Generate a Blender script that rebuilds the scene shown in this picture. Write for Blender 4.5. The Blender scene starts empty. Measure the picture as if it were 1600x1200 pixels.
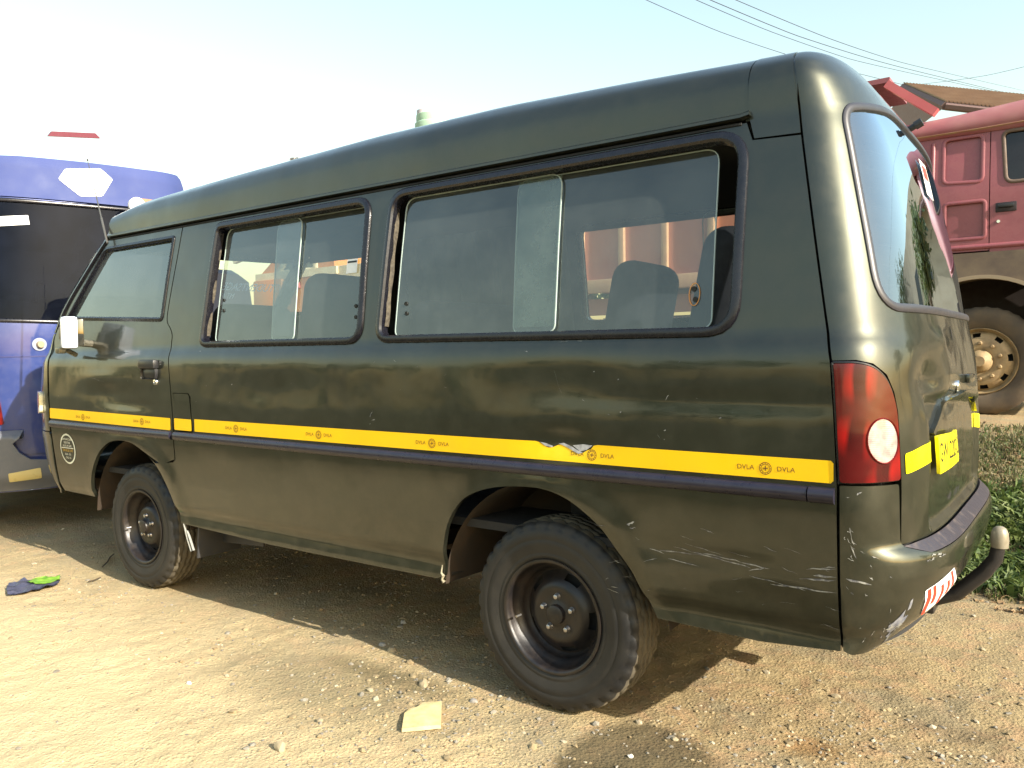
import bpy, bmesh, math, random
import numpy as np
from mathutils import Vector, Matrix, noise, geometry
random.seed(7)
rng = np.random.default_rng(11)
S = bpy.context.scene
# ------------------------------------------------------------------ camera
CAM = np.array([1.489, -2.238, 1.227]); YAW, PITCH, ROLL, FPX = .631, -.039, -.013, 1249.5
def cam_axes():
    cy, sy = math.cos(YAW), math.sin(YAW); cp, sp = math.cos(PITCH), math.sin(PITCH)
    fwd = np.array([-sy * cp, cy * cp, sp]); right = np.array([cy, sy, 0]); up = np.cross(right, fwd)
    cr, sr = math.cos(ROLL), math.sin(ROLL)
    return cr * right + sr * up, -sr * right + cr * up, -fwd
CR, CU, CB = cam_axes()
cd = bpy.data.cameras.new('camera'); cam = bpy.data.objects.new('camera', cd); S.collection.objects.link(cam)
M = Matrix(((CR[0], CU[0], CB[0], CAM[0]), (CR[1], CU[1], CB[1], CAM[1]), (CR[2], CU[2], CB[2], CAM[2]), (0, 0, 0, 1)))
cam.matrix_world = M
cd.sensor_width = 36; cd.lens = 36 * FPX / 1600; cd.clip_start = .05; cd.clip_end = 3000
S.camera = cam
# ------------------------------------------------------------------ sky and sun
LIGHT = Vector((-1.86, .25, -1.0)).normalized()          # the way the sunlight travels
SUN_EL = math.asin(-LIGHT.z); SUN_AZ = math.atan2(-LIGHT.y, -LIGHT.x)
w = bpy.data.worlds.new('World'); S.world = w; w.use_nodes = True
nt = w.node_tree; bgn = nt.nodes['Background']
sky = nt.nodes.new('ShaderNodeTexSky'); sky.sky_type = 'NISHITA'; sky.sun_disc = False
sky.sun_elevation = SUN_EL; sky.sun_rotation = math.pi / 2 - SUN_AZ
sky.air_density = 2.0; sky.dust_density = 1.7; sky.ozone_density = 1.0
nt.links.new(sky.outputs[0], bgn.inputs[0]); bgn.inputs[1].default_value = .14
sl = bpy.data.lights.new('sun', 'SUN'); sl.energy = 5.0; sl.angle = math.radians(.5); sl.color = (1, .93, .80)
sun = bpy.data.objects.new('sun', sl); S.collection.objects.link(sun)
sun.rotation_euler = LIGHT.to_track_quat('-Z', 'Y').to_euler()
S.view_settings.view_transform = 'Standard'; S.view_settings.look = 'None'; S.view_settings.gamma = 1
S.view_settings.use_curve_mapping = False; S.view_settings.exposure = 1.12
S.cycles.max_bounces = 10; S.cycles.transparent_max_bounces = 24; S.cycles.glossy_bounces = 5
# ------------------------------------------------------------------ helpers
def pix(px, py, P, n):
    """the point where the photograph's pixel ray meets a real plane of the place"""
    d = ((px - 800) * CR + (600 - py) * CU) / FPX - CB
    P = np.array(P, float); n = np.array(n, float)
    return CAM + d * ((P - CAM) @ n) / (d @ n)
def pixy(px, py, y): return pix(px, py, (0, y, 0), (0, 1, 0))
def tag(o, label=None, cat=None, group=None, kind=None):
    if label: o['label'] = label
    if cat: o['category'] = cat
    if group: o['group'] = group
    if kind: o['kind'] = kind
    return o
def link(name, me, parent=None):
    o = bpy.data.objects.new(name, me); S.collection.objects.link(o)
    if parent is not None:
        o.parent = parent; o.matrix_parent_inverse = (WM[parent.name] if parent.name in WM else Matrix.Identity(4)).inverted()
    WM[o.name] = Matrix.Identity(4)
    return o
WM = {}
def empty(name, loc, label, cat, group=None):
    o = bpy.data.objects.new(name, None); S.collection.objects.link(o); o.location = loc
    o.empty_display_size = .2; WM[o.name] = Matrix.Translation(Vector(loc))
    return tag(o, label, cat, group)
def mk(name, V, F, mat, parent=None, smooth=True, normals=None, mats=None, fm=None, auto=None):
    me = bpy.data.meshes.new(name)
    me.from_pydata([tuple(map(float, v)) for v in V], [], [tuple(map(int, f)) for f in F])
    for m in (mats or [mat]): me.materials.append(m)
    if fm is not None: me.polygons.foreach_set('material_index', np.array(fm, np.int32))
    me.polygons.foreach_set('use_smooth', np.full(len(me.polygons), smooth))
    me.update()
    if auto is not None: me.set_sharp_from_angle(angle=math.radians(auto))
    if normals is not None:
        ln = np.zeros((len(me.loops), 3)); vi = np.zeros(len(me.loops), np.int32); me.loops.foreach_get('vertex_index', vi)
        ln[:] = normals[vi]; me.normals_split_custom_set(ln.tolist())
    return link(name, me, parent)
class MB:
    """collects boxes, tubes, lathes into one mesh"""
    def __init__(s): s.V = []; s.F = []
    def add(s, V, F):
        k = len(s.V); s.V += [tuple(v) for v in V]; s.F += [tuple(i + k for i in f) for f in F]; return s
    def box(s, c, d, bev=0, R=None):
        bm = bmesh.new(); bmesh.ops.create_cube(bm, size=1, matrix=Matrix.Diagonal((d[0], d[1], d[2], 1)))
        if bev: bmesh.ops.bevel(bm, geom=bm.edges[:], offset=bev, segments=5 if bev > .05 else 2, affect='EDGES', profile=.5 if bev > .05 else .6)
        T = Matrix.Translation(Vector(c)) @ (R.to_4x4() if R else Matrix.Identity(4))
        bm.verts.index_update(); V = [T @ v.co for v in bm.verts]; F = [[v.index for v in f.verts] for f in bm.faces]; bm.free()
        return s.add(V, F)
    def tube(s, pts, r, n=8, caps=True):
        pts = [Vector(p) for p in pts]; R = r if hasattr(r, '__len__') else [r] * len(pts); V = []; F = []
        prev = None
        for i, p in enumerate(pts):
            t = (pts[min(i + 1, len(pts) - 1)] - pts[max(i - 1, 0)]).normalized()
            a = prev - t * prev.dot(t) if prev is not None else t.orthogonal()
            a.normalize(); prev = a; b = t.cross(a)
            for k in range(n):
                q = 2 * math.pi * k / n; V.append(p + (a * math.cos(q) + b * math.sin(q)) * R[i])
        for i in range(len(pts) - 1):
            for k in range(n): F.append((i * n + k, i * n + (k + 1) % n, (i + 1) * n + (k + 1) % n, (i + 1) * n + k))
        if caps: F.append(tuple(range(n))[::-1]); F.append(tuple(range((len(pts) - 1) * n, len(pts) * n)))
        return s.add(V, F)
    def lathe(s, prof, c, axis='Y', n=48, skip=None, fr=None):
        """prof: (radius, offset along axis)"""
        V = []; F = []; m = len(prof)
        for k in range(n):
            q = 2 * math.pi * k / n; ca, sa = math.cos(q), math.sin(q)
            for j, (r, h) in enumerate(prof):
                if fr: r, h = fr(j, k, r, h)
                if axis == 'Y': V.append((c[0] + r * ca, c[1] + h, c[2] + r * sa))
                elif axis == 'Z': V.append((c[0] + r * ca, c[1] + r * sa, c[2] + h))
                else: V.append((c[0] + h, c[1] + r * ca, c[2] + r * sa))
        for k in range(n):
            for j in range(m - 1):
                if skip and skip(j, k): continue
                a, b = k * m + j, ((k + 1) % n) * m + j
                F.append((a, b, b + 1, a + 1))
        return s.add(V, F)
    def build(s, name, mat, parent=None, smooth=True, auto=35): return mk(name, s.V, s.F, mat, parent, smooth, auto=auto if smooth else None)
def fillet(pts, r, n=6):
    out = []; N = len(pts)
    for i, p in enumerate(pts):
        rr = r[i] if hasattr(r, '__len__') else r
        p = np.array(p, float); a = np.array(pts[i - 1], float) - p; b = np.array(pts[(i + 1) % N], float) - p
        la, lb = np.hypot(*a), np.hypot(*b)
        if rr <= 0: out.append(tuple(p)); continue
        t = min(rr, la * .49, lb * .49); A = p + a / la * t; B = p + b / lb * t
        for k in range(n + 1):
            u = k / n; out.append(tuple((1 - u) ** 2 * A + 2 * u * (1 - u) * p + u * u * B))
    return out
def inpoly(P, poly):
    P = np.asarray(P, float); poly = np.asarray(poly, float); ins = np.zeros(len(P), bool)
    x, y = P[:, 0], P[:, 1]; j = len(poly) - 1
    for i in range(len(poly)):
        xi, yi = poly[i]; xj, yj = poly[j]
        if yi != yj:
            ins ^= ((yi > y) != (yj > y)) & (x < (xj - xi) * (y - yi) / (yj - yi) + xi)
        j = i
    return ins
def dens(poly, d):
    out = []; N = len(poly)
    for i in range(N):
        a = np.array(poly[i], float); b = np.array(poly[(i + 1) % N], float); L = np.hypot(*(b - a))
        if L < 1e-6: continue
        k = max(1, int(math.ceil(L / d)))
        for q in range(k): out.append(tuple(a + (b - a) * q / k))
    return out
def area(p):
    p = np.array(p); return .5 * np.sum(p[:, 0] * np.roll(p[:, 1], -1) - p[:, 1] * np.roll(p[:, 0], -1))
def fnormal(f, A, V, flip=1):
    e = 1e-3; du = f(A + e, V) - f(A - e, V); dv = f(A, V + e) - f(A, V - e)
    n = np.cross(du, dv) * flip; return n / (np.linalg.norm(n, axis=1, keepdims=True) + 1e-12)
def panel(name, f, outline, mat, parent=None, holes=(), grid=(.08, .02), flange=.018, off=0., flip=1, edge=None, hflange=True):
    """a sheet cut out of the surface f(a, v) by an outline with holes, its edges turned inwards by `flange`"""
    ed = edge or min(.03, grid[0])
    loops = [dens(outline if area(outline) > 0 else outline[::-1], ed)] + [dens(h if area(h) < 0 else h[::-1], ed) for h in holes]
    P = []; E = []
    for L in loops:
        k = len(P); P += L; E += [(k + i, k + (i + 1) % len(L)) for i in range(len(L))]
    nb = len(P); o = np.array(loops[0])
    gx = np.arange(o[:, 0].min() + grid[0] * .5, o[:, 0].max(), grid[0]); gy = np.arange(o[:, 1].min() + grid[1] * .5, o[:, 1].max(), grid[1])
    if len(gx) and len(gy):
        G = np.stack(np.meshgrid(gx, gy), -1).reshape(-1, 2); ok = inpoly(G, loops[0])
        for h in loops[1:]: ok &= ~inpoly(G, h)
        G = G[ok]
        if len(G):
            B = np.array(P); md = np.full(len(G), 9.)
            for b in B: md = np.minimum(md, np.hypot(G[:, 0] - b[0], G[:, 1] - b[1]))
            G = G[md > min(grid) * .45]; P += [tuple(g) for g in G]
    r = geometry.delaunay_2d_cdt([Vector(p) for p in P], E, [], 0, 1e-6)
    VV = np.array([tuple(v) for v in r[0]]); T = [tuple(t) for t in r[2]]
    C = np.array([VV[list(t)].mean(0) for t in T]); ok = inpoly(C, loops[0])
    for h in loops[1:]: ok &= ~inpoly(C, h)
    T = [t for t, k in zip(T, ok) if k]
    T = [t if area(VV[list(t)]) > 0 else t[::-1] for t in T]
    N = fnormal(f, VV[:, 0], VV[:, 1], flip); X = f(VV[:, 0], VV[:, 1]) + N * off
    if flip < 0: T = [t[::-1] for t in T]
    V = list(X); NN = list(N); F = list(T)
    if flange:
        for li, L in enumerate(loops):
            if li and not hflange: continue
            L = np.array(L); n = fnormal(f, L[:, 0], L[:, 1], flip); x = f(L[:, 0], L[:, 1]) + n * off; m = len(L)
            tg = np.roll(x, -1, 0) - np.roll(x, 1, 0); tg /= np.linalg.norm(tg, axis=1, keepdims=True) + 1e-9
            on = np.cross(tg, n) * flip; k = len(V)
            V += list(x) + list(x - n * flange); NN += list(on) + list(on)
            for i in range(m):
                j = (i + 1) % m; q = (k + i, k + m + i, k + m + j, k + j); F.append(q if flip > 0 else q[::-1])
    return mk(name, V, F, mat, parent, True, normals=np.array(NN))
def on(f, L, off=0, flip=1):
    L = np.array(L, float); n = fnormal(f, L[:, 0], L[:, 1], flip); return f(L[:, 0], L[:, 1]) + n * off, n
def sweep(X, N, prof, closed=True):
    """a profile (list of (sideways, outwards)) swept along points X with surface normals N"""
    m = len(X); V = []; F = []; k = len(prof)
    for i in range(m):
        t = (X[(i + 1) % m] - X[i - 1]) if closed else (X[min(i + 1, m - 1)] - X[max(i - 1, 0)])
        t = t / (np.linalg.norm(t) + 1e-9); b = np.cross(t, N[i])
        for (u, w_) in prof: V.append(X[i] + b * u + N[i] * w_)
    for i in range(m if closed else m - 1):
        j = (i + 1) % m
        for q in range(k):
            r_ = (q + 1) % k; F.append((i * k + q, j * k + q, j * k + r_, i * k + r_))
    if not closed: F.append(tuple(range(k))); F.append(tuple(range((m - 1) * k, m * k))[::-1])
    return V, F
def strip(name, f, L, prof, mat, parent, closed=True, off=0, flip=1, d=.03):
    if closed: L = dens(L, d)
    else:
        o = []
        for a, b in zip(L[:-1], L[1:]):
            a = np.array(a, float); b = np.array(b, float); n = max(1, int(np.hypot(*(b - a)) / d))
            o += [tuple(a + (b - a) * i / n) for i in range(n)]
        L = o + [tuple(L[-1])]
    X, N = on(f, L, off, flip); V, F = sweep(X, N, prof, closed)
    bm = MB(); bm.add(V, F); o = bm.build(name, mat, parent)
    m = bmesh.new(); m.from_mesh(o.data); bmesh.ops.recalc_face_normals(m, faces=m.faces[:]); m.to_mesh(o.data); m.free()
    return o
def rprof(w_, h, n=6):      # rounded bar profile, w_ wide, h proud
    return [(-w_ / 2, -.006)] + [(-w_ / 2 * math.cos(math.pi * i / n), h * math.sin(math.pi * i / n)) for i in range(n + 1)] + [(w_ / 2, -.006)]
def textgeo(body, size):
    cu = bpy.data.curves.new('t', 'FONT'); cu.body = body; cu.size = size; cu.align_x = 'CENTER'; cu.align_y = 'CENTER'; cu.resolution_u = 3
    o = bpy.data.objects.new('t', cu); S.collection.objects.link(o); bpy.context.view_layer.update()
    me = bpy.data.meshes.new_from_object(o.evaluated_get(bpy.context.evaluated_depsgraph_get()))
    V = np.array([tuple(v.co) for v in me.vertices]); F = [tuple(p.vertices) for p in me.polygons]
    bpy.data.objects.remove(o); bpy.data.meshes.remove(me); bpy.data.curves.remove(cu); return V, F
def text(name, body, size, f, c, mat, parent, off=.0022, flip=1, sx=1, thick=.0006, mirror=False):
    V, F = textgeo(body, size); U = V[:, :2] * [sx * (-1 if mirror else 1), 1] + np.array(c)
    n = fnormal(f, U[:, 0], U[:, 1], flip); X = f(U[:, 0], U[:, 1]) + n * off
    if (flip < 0) != mirror: F = [q[::-1] for q in F]
    return mk(name, X, F, mat, parent, False)
# ------------------------------------------------------------------ materials
class Mat:
    def __init__(s, name):
        s.m = bpy.data.materials.new(name); s.m.use_nodes = True; s.t = s.m.node_tree; s.b = s.t.nodes['Principled BSDF']; s.o = s.t.nodes['Material Output']
        s.tc = s.t.nodes.new('ShaderNodeTexCoord')
    def n(s, typ, **k):
        x = s.t.nodes.new(typ)
        for a, b in k.items():
            if a.startswith('i_'): x.inputs[int(a[2:]) if a[2:].isdigit() else a[2:].replace('_', ' ')].default_value = b
            else: setattr(x, a, b)
        return x
    def l(s, a, b): s.t.links.new(a, b)
    def noise(s, scale, detail=4, rough=.55, vec=None, dist=0):
        x = s.n('ShaderNodeTexNoise'); x.inputs['Scale'].default_value = scale; x.inputs['Detail'].default_value = detail
        x.inputs['Roughness'].default_value = rough; x.inputs['Distortion'].default_value = dist
        s.l(vec or s.tc.outputs['Object'], x.inputs['Vector']); return x.outputs['Fac']
    def ramp(s, fac, stops):
        x = s.n('ShaderNodeValToRGB'); e = x.color_ramp.elements
        while len(e) < len(stops): e.new(.5)
        for q, (p, c) in zip(e, stops): q.position = p; q.color = (*c, 1) if len(c) == 3 else c
        s.l(fac, x.inputs[0]); return x.outputs['Color']
    def rampf(s, fac, a, b, va=0., vb=1.):
        x = s.n('ShaderNodeMapRange'); x.inputs[1].default_value = a; x.inputs[2].default_value = b; x.inputs[3].default_value = va; x.inputs[4].default_value = vb
        s.l(fac, x.inputs[0]); return x.outputs[0]
    def mix(s, fac, a, b, mode='MIX'):
        x = s.n('ShaderNodeMix', data_type='RGBA', blend_type=mode)
        if hasattr(fac, 'links') or hasattr(fac, 'is_output'): s.l(fac, x.inputs[0])
        else: x.inputs[0].default_value = fac
        for v, i in ((a, 6), (b, 7)):
            if isinstance(v, tuple): x.inputs[i].default_value = (*v, 1)
            else: s.l(v, x.inputs[i])
        return x.outputs[2]
    def math(s, op, a, b=0.):
        x = s.n('ShaderNodeMath', operation=op)
        for v, i in ((a, 0), (b, 1)):
            if isinstance(v, (int, float)): x.inputs[i].default_value = v
            else: s.l(v, x.inputs[i])
        return x.outputs[0]
    def bump(s, h, strength=.3, dist=.01, nrm=None):
        x = s.n('ShaderNodeBump'); x.inputs['Strength'].default_value = strength; x.inputs['Distance'].default_value = dist
        s.l(h, x.inputs['Height'])
        if nrm is not None: s.l(nrm, x.inputs['Normal'])
        return x.outputs[0]
    def set(s, **k):
        for a, v in k.items():
            i = s.b.inputs[a.replace('_', ' ')]
            if hasattr(v, 'is_output'): s.l(v, i)
            else: i.default_value = (*v, 1) if isinstance(v, tuple) and len(v) == 3 else v
        return s
def simple(name, c, rough=.6, metal=0., c2=None, ns=8, amt=(.35, .7), coat=0., bs=None, bstr=.3, bd=.004, rr=None):
    m = Mat(name)
    if c2: m.set(Base_Color=m.mix(m.rampf(m.noise(ns, 6, .6), *amt), c, c2))
    else: m.set(Base_Color=c)
    m.set(Roughness=m.rampf(m.noise(ns * 2, 4), .3, .7, *(rr or (rough * .85, min(1, rough * 1.15)))), Metallic=metal)
    if coat: m.set(Coat_Weight=coat, Coat_Roughness=.06)
    if bs: m.set(Normal=m.bump(m.noise(bs, 6, .6), bstr, bd))
    return m.m
def paint(name, c, c2, metal=.35, rough=.38, dent=.25, dust=.25, dustc=(.20, .17, .11), coat=.8, crough=.05):
    m = Mat(name); n1 = m.noise(2.2, 3); n2 = m.noise(14, 8, .65); n3 = m.noise(90, 3)
    base = m.mix(m.rampf(n1, .35, .65), c, c2)
    sep = m.n('ShaderNodeSeparateXYZ'); m.l(m.tc.outputs['Object'], sep.inputs[0])
    low = m.rampf(sep.outputs[2], .95, .35, 0, 1)
    d = m.math('MULTIPLY', m.rampf(n2, .42, .75), m.math('ADD', m.math('MULTIPLY', low, dust), .07))
    m.set(Base_Color=m.mix(d, base, dustc), Metallic=m.math('SUBTRACT', metal, m.math('MULTIPLY', d, metal)),
          Roughness=m.rampf(n2, .3, .7, rough * .85, rough * 1.2), Coat_Weight=coat, Coat_IOR=1.6, Coat_Roughness=m.math('ADD', m.rampf(n2, .35, .8, crough * .6, crough * 2.2), m.math('MULTIPLY', d, .3)))
    # shallow panel waves and dents in the sheet metal
    b = m.bump(m.noise(1.6, 2, .4), dent, .05); b = m.bump(m.noise(6, 2, .4), dent * .4, .012, b); b = m.bump(n3, .03, .001, b)
    m.set(Normal=b); m.l(b, m.b.inputs['Coat Normal']); return m.m
def glass(name, tint=(.55, .62, .6), dusty=.06, refl=1.7, dustc=(.5, .52, .5), gcol=(.88, .95, .98)):
    m = Mat(name); t = m.t; t.nodes.remove(m.b)
    tr = m.n('ShaderNodeBsdfTransparent'); tr.inputs[0].default_value = (*tint, 1)
    gl = m.n('ShaderNodeBsdfGlossy'); gl.inputs['Roughness'].default_value = .02; gl.inputs[0].default_value = (*gcol, 1)
    di = m.n('ShaderNodeBsdfDiffuse'); di.inputs[0].default_value = (*dustc, 1)
    fr = m.n('ShaderNodeFresnel'); ge = m.n('ShaderNodeNewGeometry'); m.l(m.rampf(ge.outputs['Backfacing'], 0, 1, 1.5, 1 / 1.5), fr.inputs[0])      # a thin pane reflects alike from both sides
    nb = m.bump(m.noise(2.5, 2), .08, .01); m.l(nb, gl.inputs['Normal']); m.l(nb, fr.inputs['Normal'])
    a = m.n('ShaderNodeMixShader'); m.l(m.rampf(m.noise(5, 8, .7), .3, .8, dusty * .5, dusty * 1.7), a.inputs[0]); m.l(tr.outputs[0], a.inputs[1]); m.l(di.outputs[0], a.inputs[2])
    b = m.n('ShaderNodeMixShader'); m.l(m.math('MULTIPLY', fr.outputs[0], refl), b.inputs[0]); m.l(a.outputs[0], b.inputs[1]); m.l(gl.outputs[0], b.inputs[2])
    m.l(b.outputs[0], m.o.inputs[0]); return m.m
GREEN = paint('olive_paint', (.036, .040, .028), (.031, .034, .025), metal=.8, rough=.40, crough=.06, dustc=(.13, .10, .06), dent=.45, dust=.10)
GREENIN = simple('olive_inner', (.03, .03, .018), .6)
DARK = simple('dark_interior', (.012, .012, .014), .8, c2=(.02, .02, .02))
TRIM = simple('grey_trim', (.05, .05, .052), .7, c2=(.07, .07, .068))
RUBBER = simple('black_rubber', (.005, .005, .009), .26, c2=(.010, .010, .014), ns=30, bs=60, bstr=.15, bd=.002)
MOULD = simple('rub_strip_plastic', (.014, .013, .026), .30, c2=(.022, .020, .034), ns=20)
PLAST = simple('black_plastic', (.02, .02, .022), .35)
GLASS = glass('tinted_glass', (.66, .71, .70), .105, 2.0, dustc=(.33, .37, .34))
GLASSC = glass('clear_glass', (.86, .89, .88), .02, 1.0)
YEL = simple('reflective_yellow', (.92, .56, .0), .4, c2=(.86, .50, .0), ns=5, coat=.15)
YEL2 = simple('plate_yellow', (.85, .75, .01), .3, coat=.3)
INK = simple('ink', (.16, .07, .01), .6)
BLACKINK = simple('black_ink', (.01, .01, .01), .5)
WHITE = simple('white_vinyl', (.8, .8, .78), .4)
REDV = simple('red_vinyl', (.65, .04, .02), .4)
CHROME = simple('chrome', (.75, .77, .8), .14, 1.0); SILVER = simple('worn_silver', (.70, .76, .88), .32, .35, coat=.5)
STEEL = simple('bolt_steel', (.45, .43, .42), .35, .9)
def transl(name, c):
    m = Mat(name); a = m.n('ShaderNodeBsdfTranslucent'); a.inputs[0].default_value = (*c, 1); m.set(Base_Color=c, Roughness=.5); x = m.n('ShaderNodeMixShader'); x.inputs[0].default_value = .6
    m.l(m.b.outputs[0], x.inputs[1]); m.l(a.outputs[0], x.inputs[2]); m.l(x.outputs[0], m.o.inputs[0]); return m.m
TWHITE = transl('translucent_white_vinyl', (.85, .85, .83))
# ------------------------------------------------------------------ the van body as one smooth surface
YL, YC = -0.05, 0.795          # left body side and centre line of the van
def lut(pts, sig=0.012, lo=None, hi=None):
    pts = sorted(pts); xs = np.array([p[0] for p in pts], float); ys = np.array([p[1] for p in pts], float)
    g = np.arange(xs[0] - .2, xs[-1] + .2, .002); h = np.interp(g, xs, ys)
    # linear extrapolation keeps end slopes
    h = np.where(g < xs[0], ys[0] + (g - xs[0]) * (ys[1] - ys[0]) / (xs[1] - xs[0]), h)
    h = np.where(g > xs[-1], ys[-1] + (g - xs[-1]) * (ys[-1] - ys[-2]) / (xs[-1] - xs[-2]), h)
    k = np.exp(-.5 * (np.arange(-40, 41) * .002 / sig) ** 2); k /= k.sum()
    hp = np.concatenate([h[0] + (np.arange(-40, 0)) * (h[1] - h[0]), h, h[-1] + np.arange(1, 41) * (h[-1] - h[-2])])
    h = np.convolve(hp, k, 'valid')
    return lambda q: np.interp(q, g, h)
GUT = 1.915
INSET = lut([(.36, .042), (.40, .040), (.455, .052), (.475, .032), (.6, .016), (.8, 0), (1.0, 0), (1.19, .008), (1.24, .016), (1.262, .034),
             (1.35, .046), (1.6, .083), (1.85, .125), (1.9, .136), (1.965, .136), (2.015, .138), (2.075, .158), (2.135, .21), (2.215, .29),
             (2.415, .5), (2.915, .845)], .014)
ZV = lut([(.3, .3), (1.915, 1.915), (1.965, 1.975), (2.015, 2.035), (2.075, 2.09), (2.135, 2.135), (2.215, 2.165), (2.415, 2.205), (2.915, 2.22)], .02)
KX = lut([(-3.4, .15), (-3.18, .36), (-3.03, .58), (-2.76, .77), (-2.4, .83), (-1.83, .91), (-.95, 1), (-.28, .99), (.25, .9), (.75, .79), (1.2, .75)], .1)
def zof(x, v):
    z = ZV(v); return np.where(z > GUT, GUT + (z - GUT) * KX(x), z)
def side(x, v):
    x = np.asarray(x, float); v = np.asarray(v, float)
    return np.stack([x, YL + INSET(v), zof(x, v)], -1)
def cap_curve(m, n):
    f = np.linspace(0, np.pi / 2, 4000)
    dx = np.sin(f) ** (2 / m); dy = 1 - np.cos(f) ** (2 / n)
    s = np.concatenate([[0], np.cumsum(np.hypot(np.diff(dx) * .25, np.diff(dy)))]); s /= s[-1]
    return s, dx, dy
RC = cap_curve(2.0, 4.2); FC = cap_curve(2.0, 3.0)
SEAM = lut([(.38, .947), (.6, .945), (.863, .947), (1.0, .940), (1.187, .928), (1.3, .906), (1.5, .872), (1.65, .847), (1.8, .822), (1.9, .807), (2.0, .797), (2.1, .778), (2.3, .77), (2.915, .76)], .03)
DR = lut([(.3, .18), (.75, .195), (1.0, .20), (1.187, .20), (1.5, .20), (1.8, .19), (1.9, .18), (2.03, .14), (2.13, .11), (2.25, .07), (2.915, .04)], .03)
FB = lut([(.3, -3.45), (1.1, -3.50), (1.3, -3.51), (1.35, -3.504), (1.4, -3.479), (1.5, -3.429), (1.6, -3.336), (1.8, -3.129), (1.9, -3.017), (2.0, -2.93), (2.1, -2.88), (2.915, -2.7)], .02)
DF = lut([(.36, .10), (.45, .30), (.55, .48), (.7, .53), (1.0, .54), (1.2, .42), (1.31, .22), (1.4, .20), (1.7, .24), (1.9, .24), (2.0, .24), (2.1, .22), (2.3, .12), (2.915, .1)], .03)
def cap(a, v, base, depth, C, sg):
    a = np.asarray(a, float); v = np.asarray(v, float)
    m = np.where(a > 1, 2 - a, a)
    ux = np.interp(m, C[0], C[1]); uy = np.interp(m, C[0], C[2])
    W = YC - YL - INSET(v)
    y = YL + INSET(v) + W * uy
    y = np.where(a > 1, 2 * YC - y, y)
    x = base(v) + sg * depth(v) * ux
    return np.stack([x, y, zof(x, v)], -1)
def rear(a, v): return cap(a, v, SEAM, DR, RC, 1)
def front(a, v): return cap(a, v, FB, DF, FC, -1)
DB = lut([(.34, .03), (.38, .06), (.42, .12), (.48, .185), (.55, .228), (.62, .245), (.665, .24), (.688, .222), (.70, .195), (.8, .195)], .008)
def bumper(a, v): return cap(a, v, SEAM, DB, RC, 1)
# ------------------------------------------------------------------ ground
def sst(x, a, b):
    t = np.clip((x - a) / (b - a), 0, 1); return t * t * (3 - 2 * t)
def vnoise(X, Y, sc, seed=0):
    X = np.asarray(X, float) * sc + seed * 17.3; Y = np.asarray(Y, float) * sc + seed * 7.7
    xi = np.floor(X).astype(np.int64); yi = np.floor(Y).astype(np.int64); fx = X - xi; fy = Y - yi; fx = fx * fx * (3 - 2 * fx); fy = fy * fy * (3 - 2 * fy)
    def h(a, b):
        n = (a * 374761393 + b * 668265263 + seed * 974711) & 0xffffffff; n = ((n ^ (n >> 13)) * 1274126177) & 0xffffffff; return ((n ^ (n >> 16)) & 0xffff) / 65535.
    return (h(xi, yi) * (1 - fx) + h(xi + 1, yi) * fx) * (1 - fy) + (h(xi, yi + 1) * (1 - fx) + h(xi + 1, yi + 1) * fx) * fy - .5
def gz(x, y):
    x = np.asarray(x, float); y = np.asarray(y, float)
    z = .57 * sst(y, 2.5, 5.3) + .10 * sst(y, 1.9, 3.0) * sst(y, 9, 3.2) * vnoise(x, y, 1.7, 3)
    b = .022 * vnoise(x, y, .9, 1) + .009 * vnoise(x, y, 3.1, 2) + .008 * vnoise(x, y, 9, 4) + .009 * vnoise(x, y, 23, 5) * (vnoise(x, y, 2.3, 7) > -.1) + .006 * vnoise(x, y, 43, 6)
    for wx, wy in ((0, .1), (-2.605, .1), (0, 1.49), (-2.605, 1.49)): b = b * (1 - .92 * np.exp(-((x - wx) ** 2 + (y - wy) ** 2) / .09))
    near = np.exp(-((np.hypot(x + 1, y) / 14) ** 2)); return z + b * near - .004
def axis(a, b, st, far, gr=1.22):
    m = list(np.arange(a, b, st)); s_ = st; p = m[-1]; q = m[0]; s2 = st
    R_ = []; L_ = []
    while p < far: s_ *= gr; p += s_; R_.append(p)
    while q > -far: s2 *= gr; q -= s2; L_.append(q)
    return np.array(L_[::-1] + m + R_)
gxs = axis(-4.2, 2.0, .022, 900); gys = axis(-1.3, 3.6, .026, 900)
GX, GY = np.meshgrid(gxs, gys); GZ = gz(GX.ravel(), GY.ravel())
n = len(gxs); m_ = len(gys); idx = np.arange(n * m_).reshape(m_, n)
Fq = np.stack([idx[:-1, :-1].ravel(), idx[:-1, 1:].ravel(), idx[1:, 1:].ravel(), idx[1:, :-1].ravel()], 1)
me = bpy.data.meshes.new('ground'); me.vertices.add(n * m_); me.vertices.foreach_set('co', np.stack([GX.ravel(), GY.ravel(), GZ], 1).ravel())
me.loops.add(Fq.size); me.loops.foreach_set('vertex_index', Fq.ravel().astype(np.int32)); me.polygons.add(len(Fq))
me.polygons.foreach_set('loop_start', np.arange(0, Fq.size, 4, dtype=np.int32)); me.polygons.foreach_set('loop_total', np.full(len(Fq), 4, np.int32))
me.polygons.foreach_set('use_smooth', np.ones(len(Fq), bool)); me.update(); me.validate()
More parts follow.
